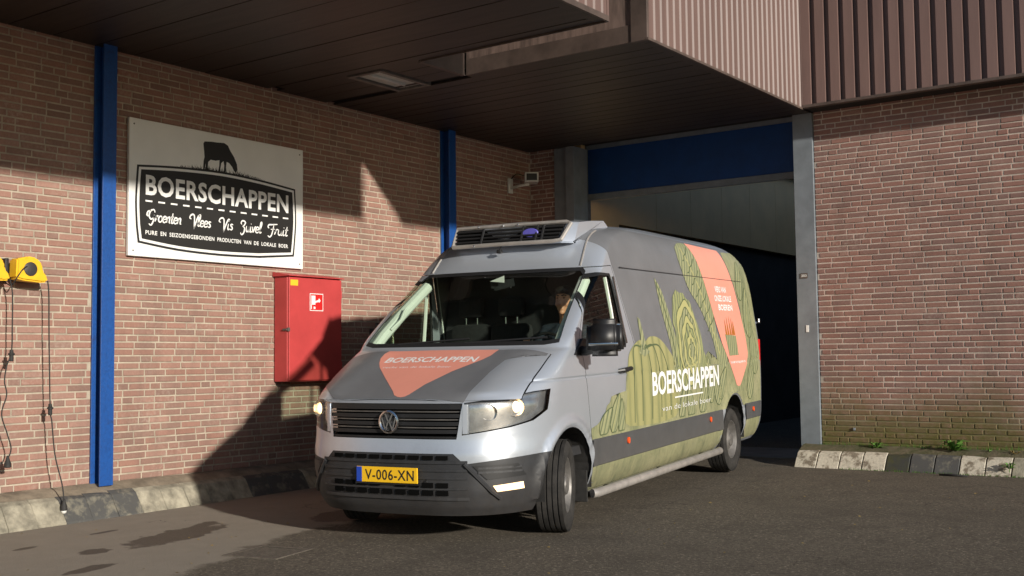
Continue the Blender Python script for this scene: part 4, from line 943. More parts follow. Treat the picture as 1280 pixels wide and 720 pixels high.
# headlamps
hlamps = []
for s_ in (1, -1):
    HL = [(.90, s_ * .60, 1.030), (.50, s_ * .97, 1.095), (.30, s_ * 1.0, 1.105), (.36, s_ * 1.0, .955), (.52, s_ * .96, .885), (.70, s_ * .88, .850), (.905, s_ * .575, .800)]
    pr = (lambda m: m.y > .45 and m.x > .2) if s_ > 0 else (lambda m: m.y < -.45 and m.x > .2)
    hl = take(bm, cut(bm, HL, (1, s_ * 1.0, 0), pr), 0.0)
    back_ = B(); back_.V = [v - Vector((.05, s_ * .05, 0)) for v in hl.V]; back_.F = [list(f) for f in hl.F]
    root = vb(hl, 'headlight', M['lens']); vb(back_, 'reflector', M['lamp_back'], root)
    def lamp(u, v, z, r, glow):
        n = Vector((.93, s_ * .37, 0)).normalized(); b = B()
        b.lathe([(r, .055), (r * .92, .03), (r * .5, .0), (0.0, -.005)], (0, 0, 0), 'x', 20)
        rot = Vector((1, 0, 0)).rotation_difference(n).to_matrix(); b.map(lambda q: rot @ q + Vector((u, s_ * v, z))); vb(b, 'lamp_bowl', M['reflector'], root)
        if glow:
            b = B().ball((0, 0, 0), (.028, r * .62, r * .62), 14); b.map(lambda q: rot @ q + Vector((u, s_ * v, z)) + n * .022); vb(b, 'bulb', M['lamp_glow'], root)
        else:
            b = B().ball((0, 0, 0), (.015, r * .35, r * .35), 12); b.map(lambda q: rot @ q + Vector((u, s_ * v, z)) + n * .012); vb(b, 'lens_eye', M['reflector'], root)
    lamp(*((.56, .835, .985, .068) if s_ > 0 else (.735, .755, .975, .06)), True)
    if s_ > 0: lamp(.705, .70, .955, .058, False); vb(B().tube([(.66, .765, 1.035), (.665, .775, .90)], .008, 6), 'lamp_divider', M['plastic'], root)
# grille opening
GR = [(-.575, 1.028), (.575, 1.028), (.535, .772), (-.535, .772)]
gr = take(bm, cut(bm, front(GR), (1, 0, 0), isF), -.05)
grl = vb(gr, 'grille', M['hole'])
def ufr(v, z):
    h_ = BVH.ray_cast(Vector((3, v, z)), Vector((-1, 0, 0))); return h_[0].x if h_[0] else .9
def bar(z0, z1, v0, v1, out, m, name, par, th=.03, n=14):
    b = B(); vs_ = np.linspace(v0, v1, n)
    for i in range(n - 1):
        a, c = vs_[i], vs_[i + 1]; ua, uc = ufr(a, (z0 + z1) / 2) + out, ufr(c, (z0 + z1) / 2) + out
        b.add([(ua - th, a, z0), (ua, a, z0), (ua, a, z1), (ua - th, a, z1), (uc - th, c, z0), (uc, c, z0), (uc, c, z1), (uc - th, c, z1)], [[0, 1, 5, 4], [1, 2, 6, 5], [2, 3, 7, 6], [3, 0, 4, 7]])
    b.F += [[0, 3, 2, 1], [len(b.V) - 4, len(b.V) - 3, len(b.V) - 2, len(b.V) - 1]]
    return vb(b, name, m, par, False)
for (z0, z1, k) in ((.985, 1.024, .572), (.925, .952, .565), (.868, .895, .555), (.812, .838, .545), (.776, .790, .54)): bar(z0, z1, -k, k, -.006, M['plastic_dk'], 'slat', grl)
for zc in (.968, .911, .853): bar(zc - .005, zc + .004, -.56, .56, -.018, M['metal_dk'], 'slat_line', grl, .01)
for s_ in (1, -1): bar(.81, 1.02, s_ * .578, s_ * .610, .003, M['silver'], 'grille_end', grl, .02, 3)
em = B(); em.lathe([(.078, .012), (.085, .02), (.085, .03), (.074, .034), (.066, .028), (.066, .012)], (0, 0, 0), 'x', 40)
b = B()
def eb(b, p, q, wd=.0125, x0=.012, x1=.026):
    V_, F_ = ribbon2d([p, q], wd); k = len(V_); b.add([(x0, x, y) for x, y in V_] + [(x1, x, y) for x, y in V_], [[0, 2, 3, 1], [4, 5, 7, 6], [0, 1, 5, 4], [2, 6, 7, 3], [0, 4, 6, 2], [1, 3, 7, 5]])
for s_ in (1, -1):
    eb(b, (s_ * .032, .060), (s_ * .003, -.002)); eb(b, (s_ * .060, .030), (s_ * .030, -.060)); eb(b, (s_ * .030, -.060), (s_ * .004, .004)); 
place = lambda q: Vector(q) + Vector((ufr(0, .895) - .004, 0, .895))
emb = em.map(place); e_ = vb(emb, 'emblem', M['chrome'], grl); vb(b.map(place), 'letters', M['chrome'], grl, False)
vb(B().lathe([(0, .013), (.066, .013), (.07, .0)], (0, 0, 0), 'x', 32).map(place), 'emblem_field', M['plastic_dk'], grl)
# bumper, dark plastic
bl = []
for poly in ([(-.52, .672), (.52, .672), (.52, .1), (-.52, .1)], [(.52, .672), (.60, .598), (.60, .1), (.52, .1)], [(.60, .598), (1.2, .672), (1.2, .1), (.60, .1)], [(-.52, .672), (-.60, .598), (-.60, .1), (-.52, .1)], [(-.60, .598), (-1.2, .672), (-1.2, .1), (-.60, .1)]):
    bl += cut(bm, front(poly), (1, 0, 0), lambda m: m.x > .36 and m.z < .70)
bl = list(set(f for f in bl if f.is_valid))
# the cut of later pieces can split earlier ones: collect again by height
def in_bumper(m):
    a = abs(m.y)
    top = .672 if a < .52 else (.672 - (a - .52) / .08 * .074 if a < .60 else .598 + (a - .60) / .60 * .074)
    return m.x > .36 and m.z < top
bl = [f for f in bm.faces if in_bumper(f.calc_center_median())]
bmp = vb(take(bm, bl, -.004), 'bumper', M['plastic'])
def pocket(poly_vz, name, m=M['hole'], out=.010, par=None):
    V_, F_ = poly2d(poly_vz, .04); b = B(); b.add([(ufr(v, z) - .004 + out, v, z) for v, z in V_], F_); return vb(b, name, m, par or bmp, True)
for k in range(9): pocket([(-.50 + k * .112, .628), (-.41 + k * .112, .628), (-.41 + k * .112, .658), (-.50 + k * .112, .658)], 'vent_opening')
for zz in (.375, .430):
    for k in range(9):
        if 3.2 < k < 4.8 and zz > .4: continue
        pocket([(-.50 + k * .112, zz), (-.41 + k * .112, zz), (-.41 + k * .112, zz + .036), (-.50 + k * .112, zz + .036)], 'vent_opening')
for (z0, z1) in ((.600, .622), (.545, .562), (.490, .508), (.415, .426), (.340, .362)): bar(z0, z1, -.62, .62, .006, M['plastic'], 'bumper_rib', bmp, .02, 18)
for s_ in (1, -1):
    pocket([(s_ * .655, .585), (s_ * .90, .590), (s_ * .93, .50), (s_ * .74, .485)], 'side_vent', M['plastic_dk'])
    for zz in (.53, .56): bar(zz, zz + .014, s_ * .69, s_ * .915, .008, M['plastic'], 'vent_blade', bmp, .012, 6)
    fg = pocket([(s_ * .79, .395), (s_ * .915, .405), (s_ * .915, .455), (s_ * .77, .440)], 'fog_light', M['fog_glow'] if s_ > 0 else M['lamp_back'], .008)
    pts = [(s_ * .60, .60), (s_ * .64, .555), (s_ * .76, .40), (s_ * .80, .345)]
    vb(B().tube([(ufr(v, z) + .004, v, z) for v, z in pts], .016, 6), 'bumper_crease', M['plastic'], bmp)
vb(B().lathe([(0, .004), (.012, .004), (.016, -.01)], (ufr(.31, .47), .31, .47), 'x', 14), 'tow_cover', M['plastic_dk'], bmp)
# number plate
pl = B().box(.0, .012, -.262, .262, -.056, .056, .003); uu = ufr(0, .515) + .014
plo = vb(pl.map(lambda v: v + Vector((uu, 0, .515))), 'number_plate', M['plate'], None, False)
vb(B().box(.0121, .0132, -.260, -.214, -.054, .054).map(lambda v: v + Vector((uu, 0, .515))), 'country_band', M['eu_blue'], plo, False)
V, F = fit(text2d('V-006-XN', .012, 1.1), -.185, .235, -.038, .038)
vb(B().add([(uu + .0135, x, y + .515) for x, y in V], F), 'characters', M['black'], plo, False)
vb(B().box(-.03, .0, -.28, .28, -.07, -.055).map(lambda v: v + Vector((uu, 0, .515))), 'plate_holder', M['plastic_dk'], plo, False)
# grey vinyl on the load space sides
for s_, pr in ((1, isL), (-1, isR)):
    for poly in ([(-1.495, .66), (-5.68, .66), (-5.68, 1.43), (-1.495, 1.43)], [(-1.495, 1.43), (-5.68, 1.43), (-5.68, 2.10), (-1.20, 2.10)], [(-1.20, 2.10), (-5.68, 2.10), (-5.60, 2.47), (-1.12, 2.47)]):
        vb(take(bm, cut(bm, side(poly, s_), (0, 1, 0), lambda m, pr=pr: pr(m)), 0.0), 'grey_wrap', M['wrap'], None, True, 60)
# body shell
body = vb(take(bm, [f for f in bm.faces], 0.0, False), 'body', M['silver'], None, True, 32)
lin_f = [f for f in bm.faces if f.calc_center_median().x > -1.6 and 1.2 < f.calc_center_median().z < 2.2 and f.calc_center_median().x < .0]
vb(take(bm, lin_f, -.035, False), 'cab_lining', M['lining'])
bm.free()

# ---- vinyl print laid on the body
def surf(p, mode, off):
    if mode == 'L': o, d = Vector((p[0], 3, p[1])), Vector((0, -1, 0))
    elif mode == 'R': o, d = Vector((p[0], -3, p[1])), Vector((0, 1, 0))
    elif mode == 'H': o, d = Vector((p[0], p[1], 1.44)), Vector((0, 0, -1))
    h_ = BVH.ray_cast(o, d)
    if h_[0] is None:
        h2 = BVH.find_nearest(o + d * 2); return h2[0] + h2[1] * off
    return h_[0] + h_[1] * off
def decal(name, VF, mode, m, off=.002, grid=None, par=None):
    if grid: VF = gridded(VF, grid)
    b = B(); b.add([surf(p, mode, off) for p in VF[0]], VF[1])
    if b.F:
        q = B(); a = b.F[0]; n = (b.V[a[1]] - b.V[a[0]]).cross(b.V[a[2]] - b.V[a[0]])
        want = {'L': Vector((0, 1, 0)), 'R': Vector((0, -1, 0)), 'H': Vector((0, 0, 1))}[mode]
        if n.dot(want) < 0: b.F = [f[::-1] for f in b.F]
    return vb(b, name, m, par, True, None)
G = .035
ARCHR = lambda cx, r, a0, a1, n=10: [(cx + r * math.cos(t), .37 + r * math.sin(t)) for t in np.linspace(a0, a1, n)]
for mode in ('L', 'R'):
    field = poly2d([(-.40, .655), (-.43, .75), (-.55, .77), (-.70, .83), (-.76, .91), (-.82, .93), (-.86, .98), (-.94, .99), (-1.0, .965), (-1.06, 1.0), (-1.19, 1.01), (-1.21, 1.12), (-1.26, 1.22), (-2.55, 1.22), (-2.62, 1.22), (-3.5, 1.25), (-3.62, 1.30), (-3.80, 1.15), (-4.0, 1.18), (-4.3, 1.2), (-4.6, 1.0), (-4.9, 1.0), (-5.1, 1.25), (-5.08, 1.75), (-4.95, 2.05), (-4.80, 2.35), (-4.85, 2.42), (-5.45, 2.44), (-5.66, 2.28), (-5.66, .655), (-4.90, .655)] + ARCHR(-4.49, .447, math.pi - .70, .70)[::1] + [(-4.08, .655)])
    decal('green_print', field, mode, M['veg_field'], .003, G)
    decal('green_print', poly2d([(-.47, .240), (-3.98, .240), (-4.055, .30), (-4.055, .44), (-.44, .44)]), mode, M['veg_field'], .003, G)
    decal('green_print', poly2d([(-4.93, .25), (-5.58, .26), (-5.64, .48), (-4.94, .48)]), mode, M['veg_field'], .003, G)
    pk = decal('pumpkin_print', poly2d(bez([(-1.22, 1.00), (-1.26, 1.20), (-1.32, 1.32), (-1.44, 1.39), (-1.60, 1.44), (-1.74, 1.425), (-1.90, 1.47), (-2.14, 1.45), (-2.38, 1.33), (-2.53, 1.20), (-2.55, 1.0), (-2.50, .70), (-1.28, .70), (-1.2, .85)], 4)), mode, M['veg_gourd'], .0042, G)
    for (a, m_, e) in ((-1.45, -1.40, -1.40), (-1.62, -1.60, -1.60), (-1.78, -1.85, -1.85), (-1.95, -2.08, -2.10), (-2.1, -2.32, -2.36)):
        decal('pumpkin_rib', ribbon2d(bez([(-1.70, 1.36), (a, 1.38), (m_, 1.1), (e, .72)], 8), .016), mode, M['veg_line'], .0052, None, pk)
    decal('pumpkin_stalk', poly2d([(-1.64, 1.65), (-1.69, 1.63), (-1.73, 1.51), (-1.77, 1.36), (-1.86, 1.33), (-1.70, 1.29), (-1.56, 1.33), (-1.64, 1.38), (-1.65, 1.51)]), mode, M['veg_leaf'], .0052, G, pk)
    lk = decal('leek_print', poly2d([(-2.24, 2.03), (-2.33, 1.97), (-2.41, 1.89), (-2.48, 1.78), (-2.59, 1.55), (-2.66, 1.33), (-2.66, 1.10), (-2.5, 1.10), (-2.45, 1.38), (-2.37, 1.59), (-2.30, 1.78)]), mode, M['veg_leaf'], .0042, G)
    decal('leek_line', ribbon2d(bez([(-2.27, 1.99), (-2.40, 1.75), (-2.52, 1.45), (-2.58, 1.12)], 6), .018), mode, M['veg_line'], .0052, None, lk)
    lt = decal('lettuce_print', poly2d(bez([(-2.82, 1.93), (-2.92, 1.90), (-3.03, 1.90), (-3.12, 1.84), (-3.21, 1.82), (-3.30, 1.68), (-3.42, 1.50), (-3.46, 1.31), (-3.56, 1.17), (-3.50, .98), (-2.62, .98), (-2.58, 1.2), (-2.64, 1.5), (-2.60, 1.6), (-2.64, 1.7), (-2.69, 1.85)], 3)), mode, M['veg_head'], .0045, G)
    rr2 = random.Random(5)
    for k, (sc_, m_) in enumerate(((.84, 'veg_pale'), (.70, 'veg_leaf'), (.57, 'veg_pale'), (.44, 'veg_head'), (.31, 'veg_pale'), (.18, 'veg_leaf'))):
        cx, cz = -3.02 - .012 * k, 1.40 - .015 * k; ph = rr2.uniform(0, 6)
        lobe = [(cx + (.40 * sc_ + .018 * math.sin(7 * t + ph)) * math.cos(t), cz + (.50 * sc_ + .022 * math.sin(6 * t + ph)) * math.sin(t)) for t in np.linspace(0, 2 * math.pi, 37)[:-1]]
        decal('lettuce_leaf', poly2d(lobe), mode, M[m_], .0054 + .0007 * k, G, lt)
        arc = [(cx + (.40 * sc_ + .018 * math.sin(7 * t + ph)) * math.cos(t), cz + (.50 * sc_ + .022 * math.sin(6 * t + ph)) * math.sin(t)) for t in np.linspace(ph, ph + 4.6, 30)]
        decal('lettuce_line', ribbon2d(arc, .012), mode, M['veg_line'], .0060 + .0007 * k, None, lt)
    lf_ = decal('leaf_print', poly2d(bez([(-3.12, 2.37), (-3.31, 2.43), (-3.61, 2.43), (-3.72, 2.30), (-3.82, 2.04), (-3.92, 1.88), (-3.99, 1.69), (-4.01, 1.49), (-4.16, 1.35), (-4.31, 1.17), (-3.98, 1.10), (-3.84, 1.40), (-3.66, 1.64), (-3.48, 1.80), (-3.27, 1.93), (-3.15, 2.09), (-3.09, 2.25)], 3)), mode, M['veg_leaf'], .0042, G)
    decal('leaf_rib', ribbon2d(bez([(-3.28, 2.38), (-3.45, 2.15), (-3.66, 1.90), (-3.83, 1.60), (-4.02, 1.25)], 6), .024), mode, M['veg_pale'], .0052, None, lf_)
    for k in range(7):
        t = k / 7; a = (-3.33 - .55 * t, 2.30 - .85 * t)
        decal('leaf_vein', ribbon2d(bez([a, (a[0] - .10, a[1] + .035), (a[0] - .19, a[1] + .10)], 4), .013), mode, M['veg_line'], .0054, None, lf_)
        decal('leaf_vein', ribbon2d(bez([a, (a[0] + .05, a[1] - .05), (a[0] + .10, a[1] - .06)], 4), .013), mode, M['veg_line'], .0054, None, lf_)
    decal('roof_seam', ribbon2d([(-1.36 - .127 * i, 2.087) for i in range(32)], .013), mode, M['plastic'], .0105)
    # darker leaf shapes over the lower field
    rr = random.Random(21)
    for (cu, cz, l, an) in ((-.74, .78, .34, 2.5), (-.95, .84, .36, 2.1), (-1.08, .80, .30, 1.6), (-2.72, .82, .36, 1.9), (-2.95, .80, .40, 1.2), (-3.42, .86, .46, 2.2), (-3.62, 1.0, .5, 1.3), (-3.85, .92, .46, .9), (-5.22, .96, .52, 1.9), (-5.40, 1.30, .62, 1.5), (-5.33, 1.72, .6, 1.75), (-5.20, 2.10, .5, 2.0), (-4.08, .95, .42, 2.3)):
        ca, sa = math.cos(an), math.sin(an); pts = []
        for t in np.linspace(0, 2 * math.pi, 26)[:-1]:
            a_ = l / 2 * math.cos(t); b_ = l * .24 * math.sin(t) * (1 - .45 * math.cos(t)) ; pts.append((max(-5.64, cu + a_ * ca - b_ * sa), max(.68, cz + a_ * sa + b_ * ca)))
        lp = decal('leaf_print', poly2d(pts), mode, M['veg_leaf'], .0060, G)
        decal('leaf_outline', ribbon2d(pts, .009, True), mode, M['veg_line'], .0068, None, lp)
        decal('leaf_rib', ribbon2d([(cu - l / 2 * ca, cz - l / 2 * sa), (cu + l / 2 * ca, cz + l / 2 * sa)], .010), mode, M['veg_pale'], .0072, None, lp) if cz - abs(l / 2 * sa) > .68 and cu - abs(l / 2 * ca) > -5.62 else None
    cbn = decal('coral_banner', poly2d([(-3.58, 2.445), (-4.71, 2.43), (-4.79, 2.29), (-4.94, 2.0), (-5.04, 1.75), (-5.12, 1.43), (-5.14, 1.25), (-5.07, 1.12), (-4.84, .94), (-4.76, .885), (-4.69, .88), (-4.62, .895), (-4.57, .95), (-4.33, 1.19), (-4.15, 1.37), (-4.03, 1.59), (-3.92, 1.83), (-3.79, 2.09), (-3.69, 2.3)]), mode, M['coral'], .0058, G)
    fl = (lambda VF: VF) if mode == 'L' else (lambda VF: VF)
    def lettering(name, body_, ua, ub, z0, z1, bold, off, par=None, sp=1.0, m=M['white_print']):
        # reads from the front to the rear on the left side, mirrored run on the other side
        V, F = text2d(body_, bold, sp)
        if mode == 'L': V = [(ua + (ub - ua) * x, z0 + (z1 - z0) * y) for x, y in V]
        else: V = [(ub + (ua - ub) * x, z0 + (z1 - z0) * y) for x, y in V]
        decal(name, (V, F), mode, m, off, .05, par)
    lettering('lettering', 'BOERSCHAPPEN', -1.84, -3.92, .925, 1.145, .028, .0092)
    decal('lettering_line', ribbon2d([(-2.46 - .089 * i, .880) for i in range(11)], .014), mode, M['white_print'], .0092)
    lettering('slogan', 'van de lokale boer', -2.10, -3.62, .770, .820, -.010, .0090, None, 1.0, M['white_print'])
    for (tx, z0, ua, ub) in (('VERS VAN', 1.935, -4.15, -4.58), ('ONZE LOKALE', 1.835, -4.10, -4.74), ('BOEREN', 1.735, -4.20, -4.74)): lettering('banner_lettering', tx, ua, ub, z0, z0 + .068, .03, .0092, cbn)
    bx = decal('crate_print', poly2d([(-4.30, 1.47), (-4.72, 1.45), (-4.74, 1.23), (-4.38, 1.23)]), mode, M['veg_leaf'], .0080, G, cbn)
    for (cu, zt) in ((-4.36, 1.64), (-4.44, 1.67), (-4.53, 1.68), (-4.61, 1.66), (-4.67, 1.62)):
        decal('carrot_print', poly2d([(cu - .03, 1.46), (cu + .03, 1.46), (cu + .012, 1.58), (cu, zt), (cu - .012, 1.58)]), mode, M['carrot'], .0086, G, cbn)
    lettering('banner_note', 'boerschappen.nl', -4.42, -5.0, 1.135, 1.165, .01, .0092, cbn)
# bonnet print
HB = [(.09, -.93), (.30, -.93), (.50, -.90), (.65, -.79), (.77, -.68), (.86, -.57), (.89, -.46), (.90, -.2), (.90, .2), (.895, .50), (.88, .58), (.73, .585), (.49, .59), (.30, .62), (.20, .70), (.15, .80), (.12, .885), (.09, .885)]
hw = decal('bonnet_wrap', poly2d(HB), 'H', M['wrap'], .0045, .012)
SHD = [(.09, -.58), (.16, -.585), (.24, -.57), (.32, -.53), (.39, -.48), (.56, -.32), (.80, -.09), (.855, -.045), (.88, .0), (.885, .03), (.875, .06), (.84, .08), (.68, .12), (.47, .23), (.27, .39), (.20, .425), (.09, .44)]
ctrv = .0
decal('coral_shield', poly2d([(u, v + .02) for u, v in SHD]), 'H', M['coral_hood'], .0062, .015, hw)
V, F = text2d('BOERSCHAPPEN', .022)
decal('lettering', ([(.315 - .095 * y, -.47 + .83 * x) for x, y in V], F), 'H', M['white_print'], .0076, .02, hw)
V, F = text2d('recht van de lokale boer', .0)
decal('slogan', ([(.41 - .030 * y, -.42 + .62 * x) for x, y in V], F), 'H', M['white_print'], .0076, .03, hw)

# ---- trim on the sides
def strip(u0, u1, z0, z1, s_, out, m, name, n=24):
    b = B()
    for i in range(n):
        a, c = u0 + (u1 - u0) * i / n, u0 + (u1 - u0) * (i + 1) / n; q = []
        for u in (a, c):
            for (z, k) in ((z0, 0), (z0 + .012, 1), (z1 - .012, 1), (z1, 0)):
                p_ = surf((u, z), 'L' if s_ > 0 else 'R', 0.0); q.append((u, (p_.y + s_ * (out * k - .002)), z))
        b.add(q, [[0, 1, 5, 4], [1, 2, 6, 5], [2, 3, 7, 6]])
    return vb(b, name, m, None, True, 40)
for s_ in (1, -1):
    strip(-.435, -4.045, .432, .662, s_, .014, M['moulding'], 'side_moulding')
    strip(-4.955, -5.64, .470, .668, s_, .014, M['moulding'], 'side_moulding', 8)
    for u in (-1.21, -3.59, -5.28):
        vb(B().lathe([(.020, .0), (.020, .012), (0, .016)], (0, 0, 0), 'y', 14).map(lambda v: Vector((u + v.x * 1.2, s_ * (1.018 + v.y), .585 + v.z * 1.4))), 'marker_lamp', M['orange'])
    vb(B().tube([(-.42, s_ * 1.01, .235), (-.46, s_ * 1.035, .235), (-3.84, s_ * 1.035, .235), (-3.88, s_ * 1.01, .235)], .036, 14), 'side_step', M['alu'])
    for u in (-.9, -2.2, -3.5): vb(B().box(u - .03, u + .03, min(s_ * .7, s_ * 1.02), max(s_ * .7, s_ * 1.02), .225, .245), 'step_bracket', M['plastic_dk'], None, False)
    # arch lining
    for cx in (0, -4.49):
        b = B()
        for t0, t1 in zip(np.linspace(-.2, math.pi + .2, 17)[:-1], np.linspace(-.2, math.pi + .2, 17)[1:]):
            q = [(cx + .44 * math.cos(t), .37 + .44 * math.sin(t)) for t in (t0, t1)]
            b.add([(q[0][0], s_ * .998, q[0][1]), (q[1][0], s_ * .998, q[1][1]), (q[1][0], s_ * .55, q[1][1]), (q[0][0], s_ * .55, q[0][1])], [[0, 1, 2, 3]])
        vb(b, 'arch_liner', M['rubber'])
    b = B().box(-.40, -.385, min(s_ * .72, s_ * .98), max(s_ * .72, s_ * .98), .17, .42, .004); vb(b, 'mud_flap', M['rubber'], None, False)
    # door mirrors
    if s_ > 0:
        u0, v0, zc = -.20, 1.235, 1.475; rotm = Matrix.Rotation(R(8), 3, 'Z')
    else:
        u0, v0, zc = -.55, 1.07, 1.50; rotm = Matrix.Rotation(R(76), 3, 'Z')
    b = B(); bmx = bmesh.new(); bmesh.ops.create_cube(bmx, size=1)
    for v in bmx.verts: v.co = Vector((v.co.x * (.15 if v.co.z > 0 else .17), v.co.y * (.27 if v.co.z > 0 else .29), v.co.z * .29))
    bmesh.ops.bevel(bmx, geom=list(bmx.edges), offset=.05, segments=6, affect='EDGES'); b.bm(bmx)
    fix = lambda v: Vector((u0, s_ * v0, zc)) + Vector(((rotm @ Vector(v)).x, s_ * (rotm @ Vector(v)).y, v[2]))
    if s_ < 0: b.F = [f[::-1] for f in b.F]
    mr = vb(b.map(fix), 'mirror', M['plastic_dk'], None, True, None)
    vb(B().box(-.079, -.074, -.11, .11, -.11, .11, .01).map(fix), 'mirror_glass', M['reflector'], mr)
    vb(B().box(.072, .084, -.11, .125, -.062, -.040, .004).map(fix), 'indicator', M['chrome'], mr)
    vb(B().tube([(-.30, s_ * .985, 1.375), (-.26, s_ * 1.05, 1.37), (u0, s_ * (v0 - .08), 1.39)], [.042, .036, .036], 10), 'mirror_arm', M['plastic_dk'], mr)
    vb(B().prism([(-.14, 1.345), (-.42, 1.335), (-.40, 1.47), (-.30, 1.47)], 1, min(s_ * .955, s_ * 1.008), max(s_ * .955, s_ * 1.008)), 'mirror_base', M['plastic_dk'], mr)
    # rear lamp, rear corner guard
    vb(B().box(-5.715, -5.665, min(s_ * .95, s_ * 1.009), max(s_ * .95, s_ * 1.009), .95, 1.40, .008), 'rear_lamp', M['red_sign'])
    vb(B().tube([(-5.74, s_ * .955, 1.60), (-5.79, s_ * .985, 1.60), (-5.79, s_ * .985, 1.65)], .014, 6), 'rear_hinge', M['chrome'])
# roof gutter lines at the front corners
for s_ in (1, -1):
    pts = []
    for t in np.linspace(0, 1, 12):
        z = 2.09 + .36 * t; u = f_uf(z) - .055 - .05 * t; v = s_ * (.735 - .045 * t - .02 * t * t); pts.append(Vector((u, v, z)))
    pts = [BVH.find_nearest(q)[0] + BVH.find_nearest(q)[1] * .002 for q in pts]
    vb(B().tube(pts, .009, 6), 'roof_gutter', M['alu'])
# underbody and load space floor
vb(B().box(-5.6, .62, -.66, .66, .28, .42).box(-4.0, -.5, -.93, .93, .25, .40).box(-5.6, -5.0, -.9, .9, .30, .42), 'underbody', M['hole'], None, False)
vb(B().box(-.5, -.0 + .5, -.5, .5, .20, .30), 'engine_tray', M['hole'], None, False)
# ---- wheels
def wheel(u, s_, steer, name='wheel'):
    rot = Matrix.Rotation(steer, 3, 'Z'); c = Vector((u, s_ * .875, .35))
    def pl_(v):
        w_ = Vector((v[0], s_ * v[1], v[2])); return c + rot @ w_
    b = B(); prof = [(.205, -.09), (.215, -.105), (.26, -.116), (.305, -.114), (.332, -.100), (.345, -.085)]
    for k in range(5):
        a = -.083 + k * .0415; prof += [(.35, a), (.35, a + .0275)]
        if k < 4: prof += [(.341, a + .029), (.341, a + .040)]
    prof += [(.345, .087), (.332, .102), (.305, .116), (.26, .118), (.215, .107), (.205, .09)]
    b.lathe(prof, (0, 0, 0), 'y', 48); 
    if s_ < 0: b.F = [f[::-1] for f in b.F]
    root = vb(b.map(pl_), name, M['tyre'], None, True, 50, False)
    b = B().lathe([(.207, .088), (.212, .098), (.204, .100), (.196, .085), (.185, .040), (.178, .028)], (0, 0, 0), 'y', 40); vb(b.map(pl_), 'rim', M['rim'], root, True, 40, False)
    # dished disc with slots
    n = 20; b = B()
    for i in range(n):
        t0, t1, tm = 2 * math.pi * i / n, 2 * math.pi * (i + 1) / n, 0
        ring = lambda r_, t: (r_ * math.cos(t), r_ * math.sin(t))
        q = []
        for r_, y_ in ((.180, .030), (.162, .036), (.135, .050), (.075, .085)):
            for t in (t0, t1): q.append((ring(r_, t)[0], y_, ring(r_, t)[1]))
        b.add(q, [[0, 1, 3, 2], [4, 5, 7, 6]] + ([[2, 3, 5, 4]] if i % 2 else []))
    b.lathe([(.075, .085), (.070, .098), (.055, .104), (.03, .106), (0, .106)], (0, 0, 0), 'y', 24)
    vb(b.map(pl_), 'wheel_disc', M['rim'], root, True, 40, False)
    vb(B().lathe([(.19, .0), (0, .0)], (0, 0, 0), 'y', 24).map(pl_), 'brake_drum', M['hole'], root, False, None, False)
    b = B()
    for i in range(5):
        t = 2 * math.pi * i / 5; b.lathe([(.010, .085), (.010, .102), (0, .104)], (.058 * math.cos(t), 0, .058 * math.sin(t)), 'y', 6)
    vb(b.map(pl_), 'wheel_nuts', M['metal_dk'], root, False, None, False)
for s_ in (1, -1): wheel(0, s_, R(15.5)); 
for s_ in (1, -1): wheel(-4.49, s_, 0)

# ---- refrigeration unit on the roof
fr = B(); prof = [(-.90, 2.315), (-.925, 2.30), (-1.02, 2.49), (-1.06, 2.515), (-1.30, 2.545), (-1.75, 2.57), (-1.85, 2.52), (-1.85, 2.40), (-1.2, 2.30)]
n = len(prof); secs = [(-.56, 1.0, -.10), (-.50, 1.0, -.02), (0, 1.0, 0), (.54, 1.0, -.02), (.62, 1.0, -.12)]
V = []
for (v, k, du) in secs: V += [(u + du * (1 if i < 5 else -.2), v, z - (.02 if abs(v) > .52 and z > 2.4 else 0)) for i, (u, z) in enumerate(prof)]
F = [[i * n + j, (i + 1) * n + j, (i + 1) * n + (j + 1) % n, i * n + (j + 1) % n] for i in range(len(secs) - 1) for j in range(n)] + [list(range(n))[::-1], list(range((len(secs) - 1) * n, len(secs) * n))]
fu = vb(B().add(V, F), 'cooling_unit', M['silver'], None, True, 30)
def fp(v, t, out=0.0):  # point on the unit's sloping face, t 0..1 up
    k = max(0, abs(v - .02) - .48); return Vector((-.925 - .095 * t - .25 * k + out, v, 2.305 + .185 * t))
b = B().add([fp(-.50, .13, .006), fp(.50, .13, .006), fp(.56, .90, .006), fp(-.53, .90, .006)], [[0, 1, 2, 3]]); vb(b, 'intake', M['hole'], fu, False)
for t in (.26, .44, .62, .80): vb(B().tube([fp(-.50 - .03 * t, t, .014), fp(-.1, t, .018), fp(.3, t, .018), fp(.50 + .06 * t, t, .014)], .011, 6), 'intake_bar', M['plastic_dk'], fu)
for v in (-.24, .16, .30, .36): vb(B().tube([fp(v, .13, .02), fp(v, .90, .02)], .012, 6), 'intake_post', M['plastic_dk'], fu)
vb(B().tube([fp(-.53, .06, .02), fp(0, .06, .028), fp(.48, .06, .028), fp(.545, .12, .02), fp(.60, .93, .01), fp(.56, 1.0, .0), fp(0, 1.0, .01), fp(-.54, 1.0, .0), fp(-.53, .06, .02)], .019, 8), 'intake_frame', M['alu'], fu)
bd = B().lathe([(0, .012), (.07, .010), (.078, 0)], (0, 0, 0), 'x', 24); vb(bd.map(lambda v: fp(.24, .55, .02) + Vector((v.x, v.y, v.z * .52))), 'badge', M['violet'], fu)
for (v, t) in ((-.3, .05), (.1, .05), (-.3, 1.0), (.1, 1.0), (-.05, 1.0)): vb(B().ball(fp(v, t, .03), (.008, .01, .01), 8), 'rivet', M['chrome'], fu)
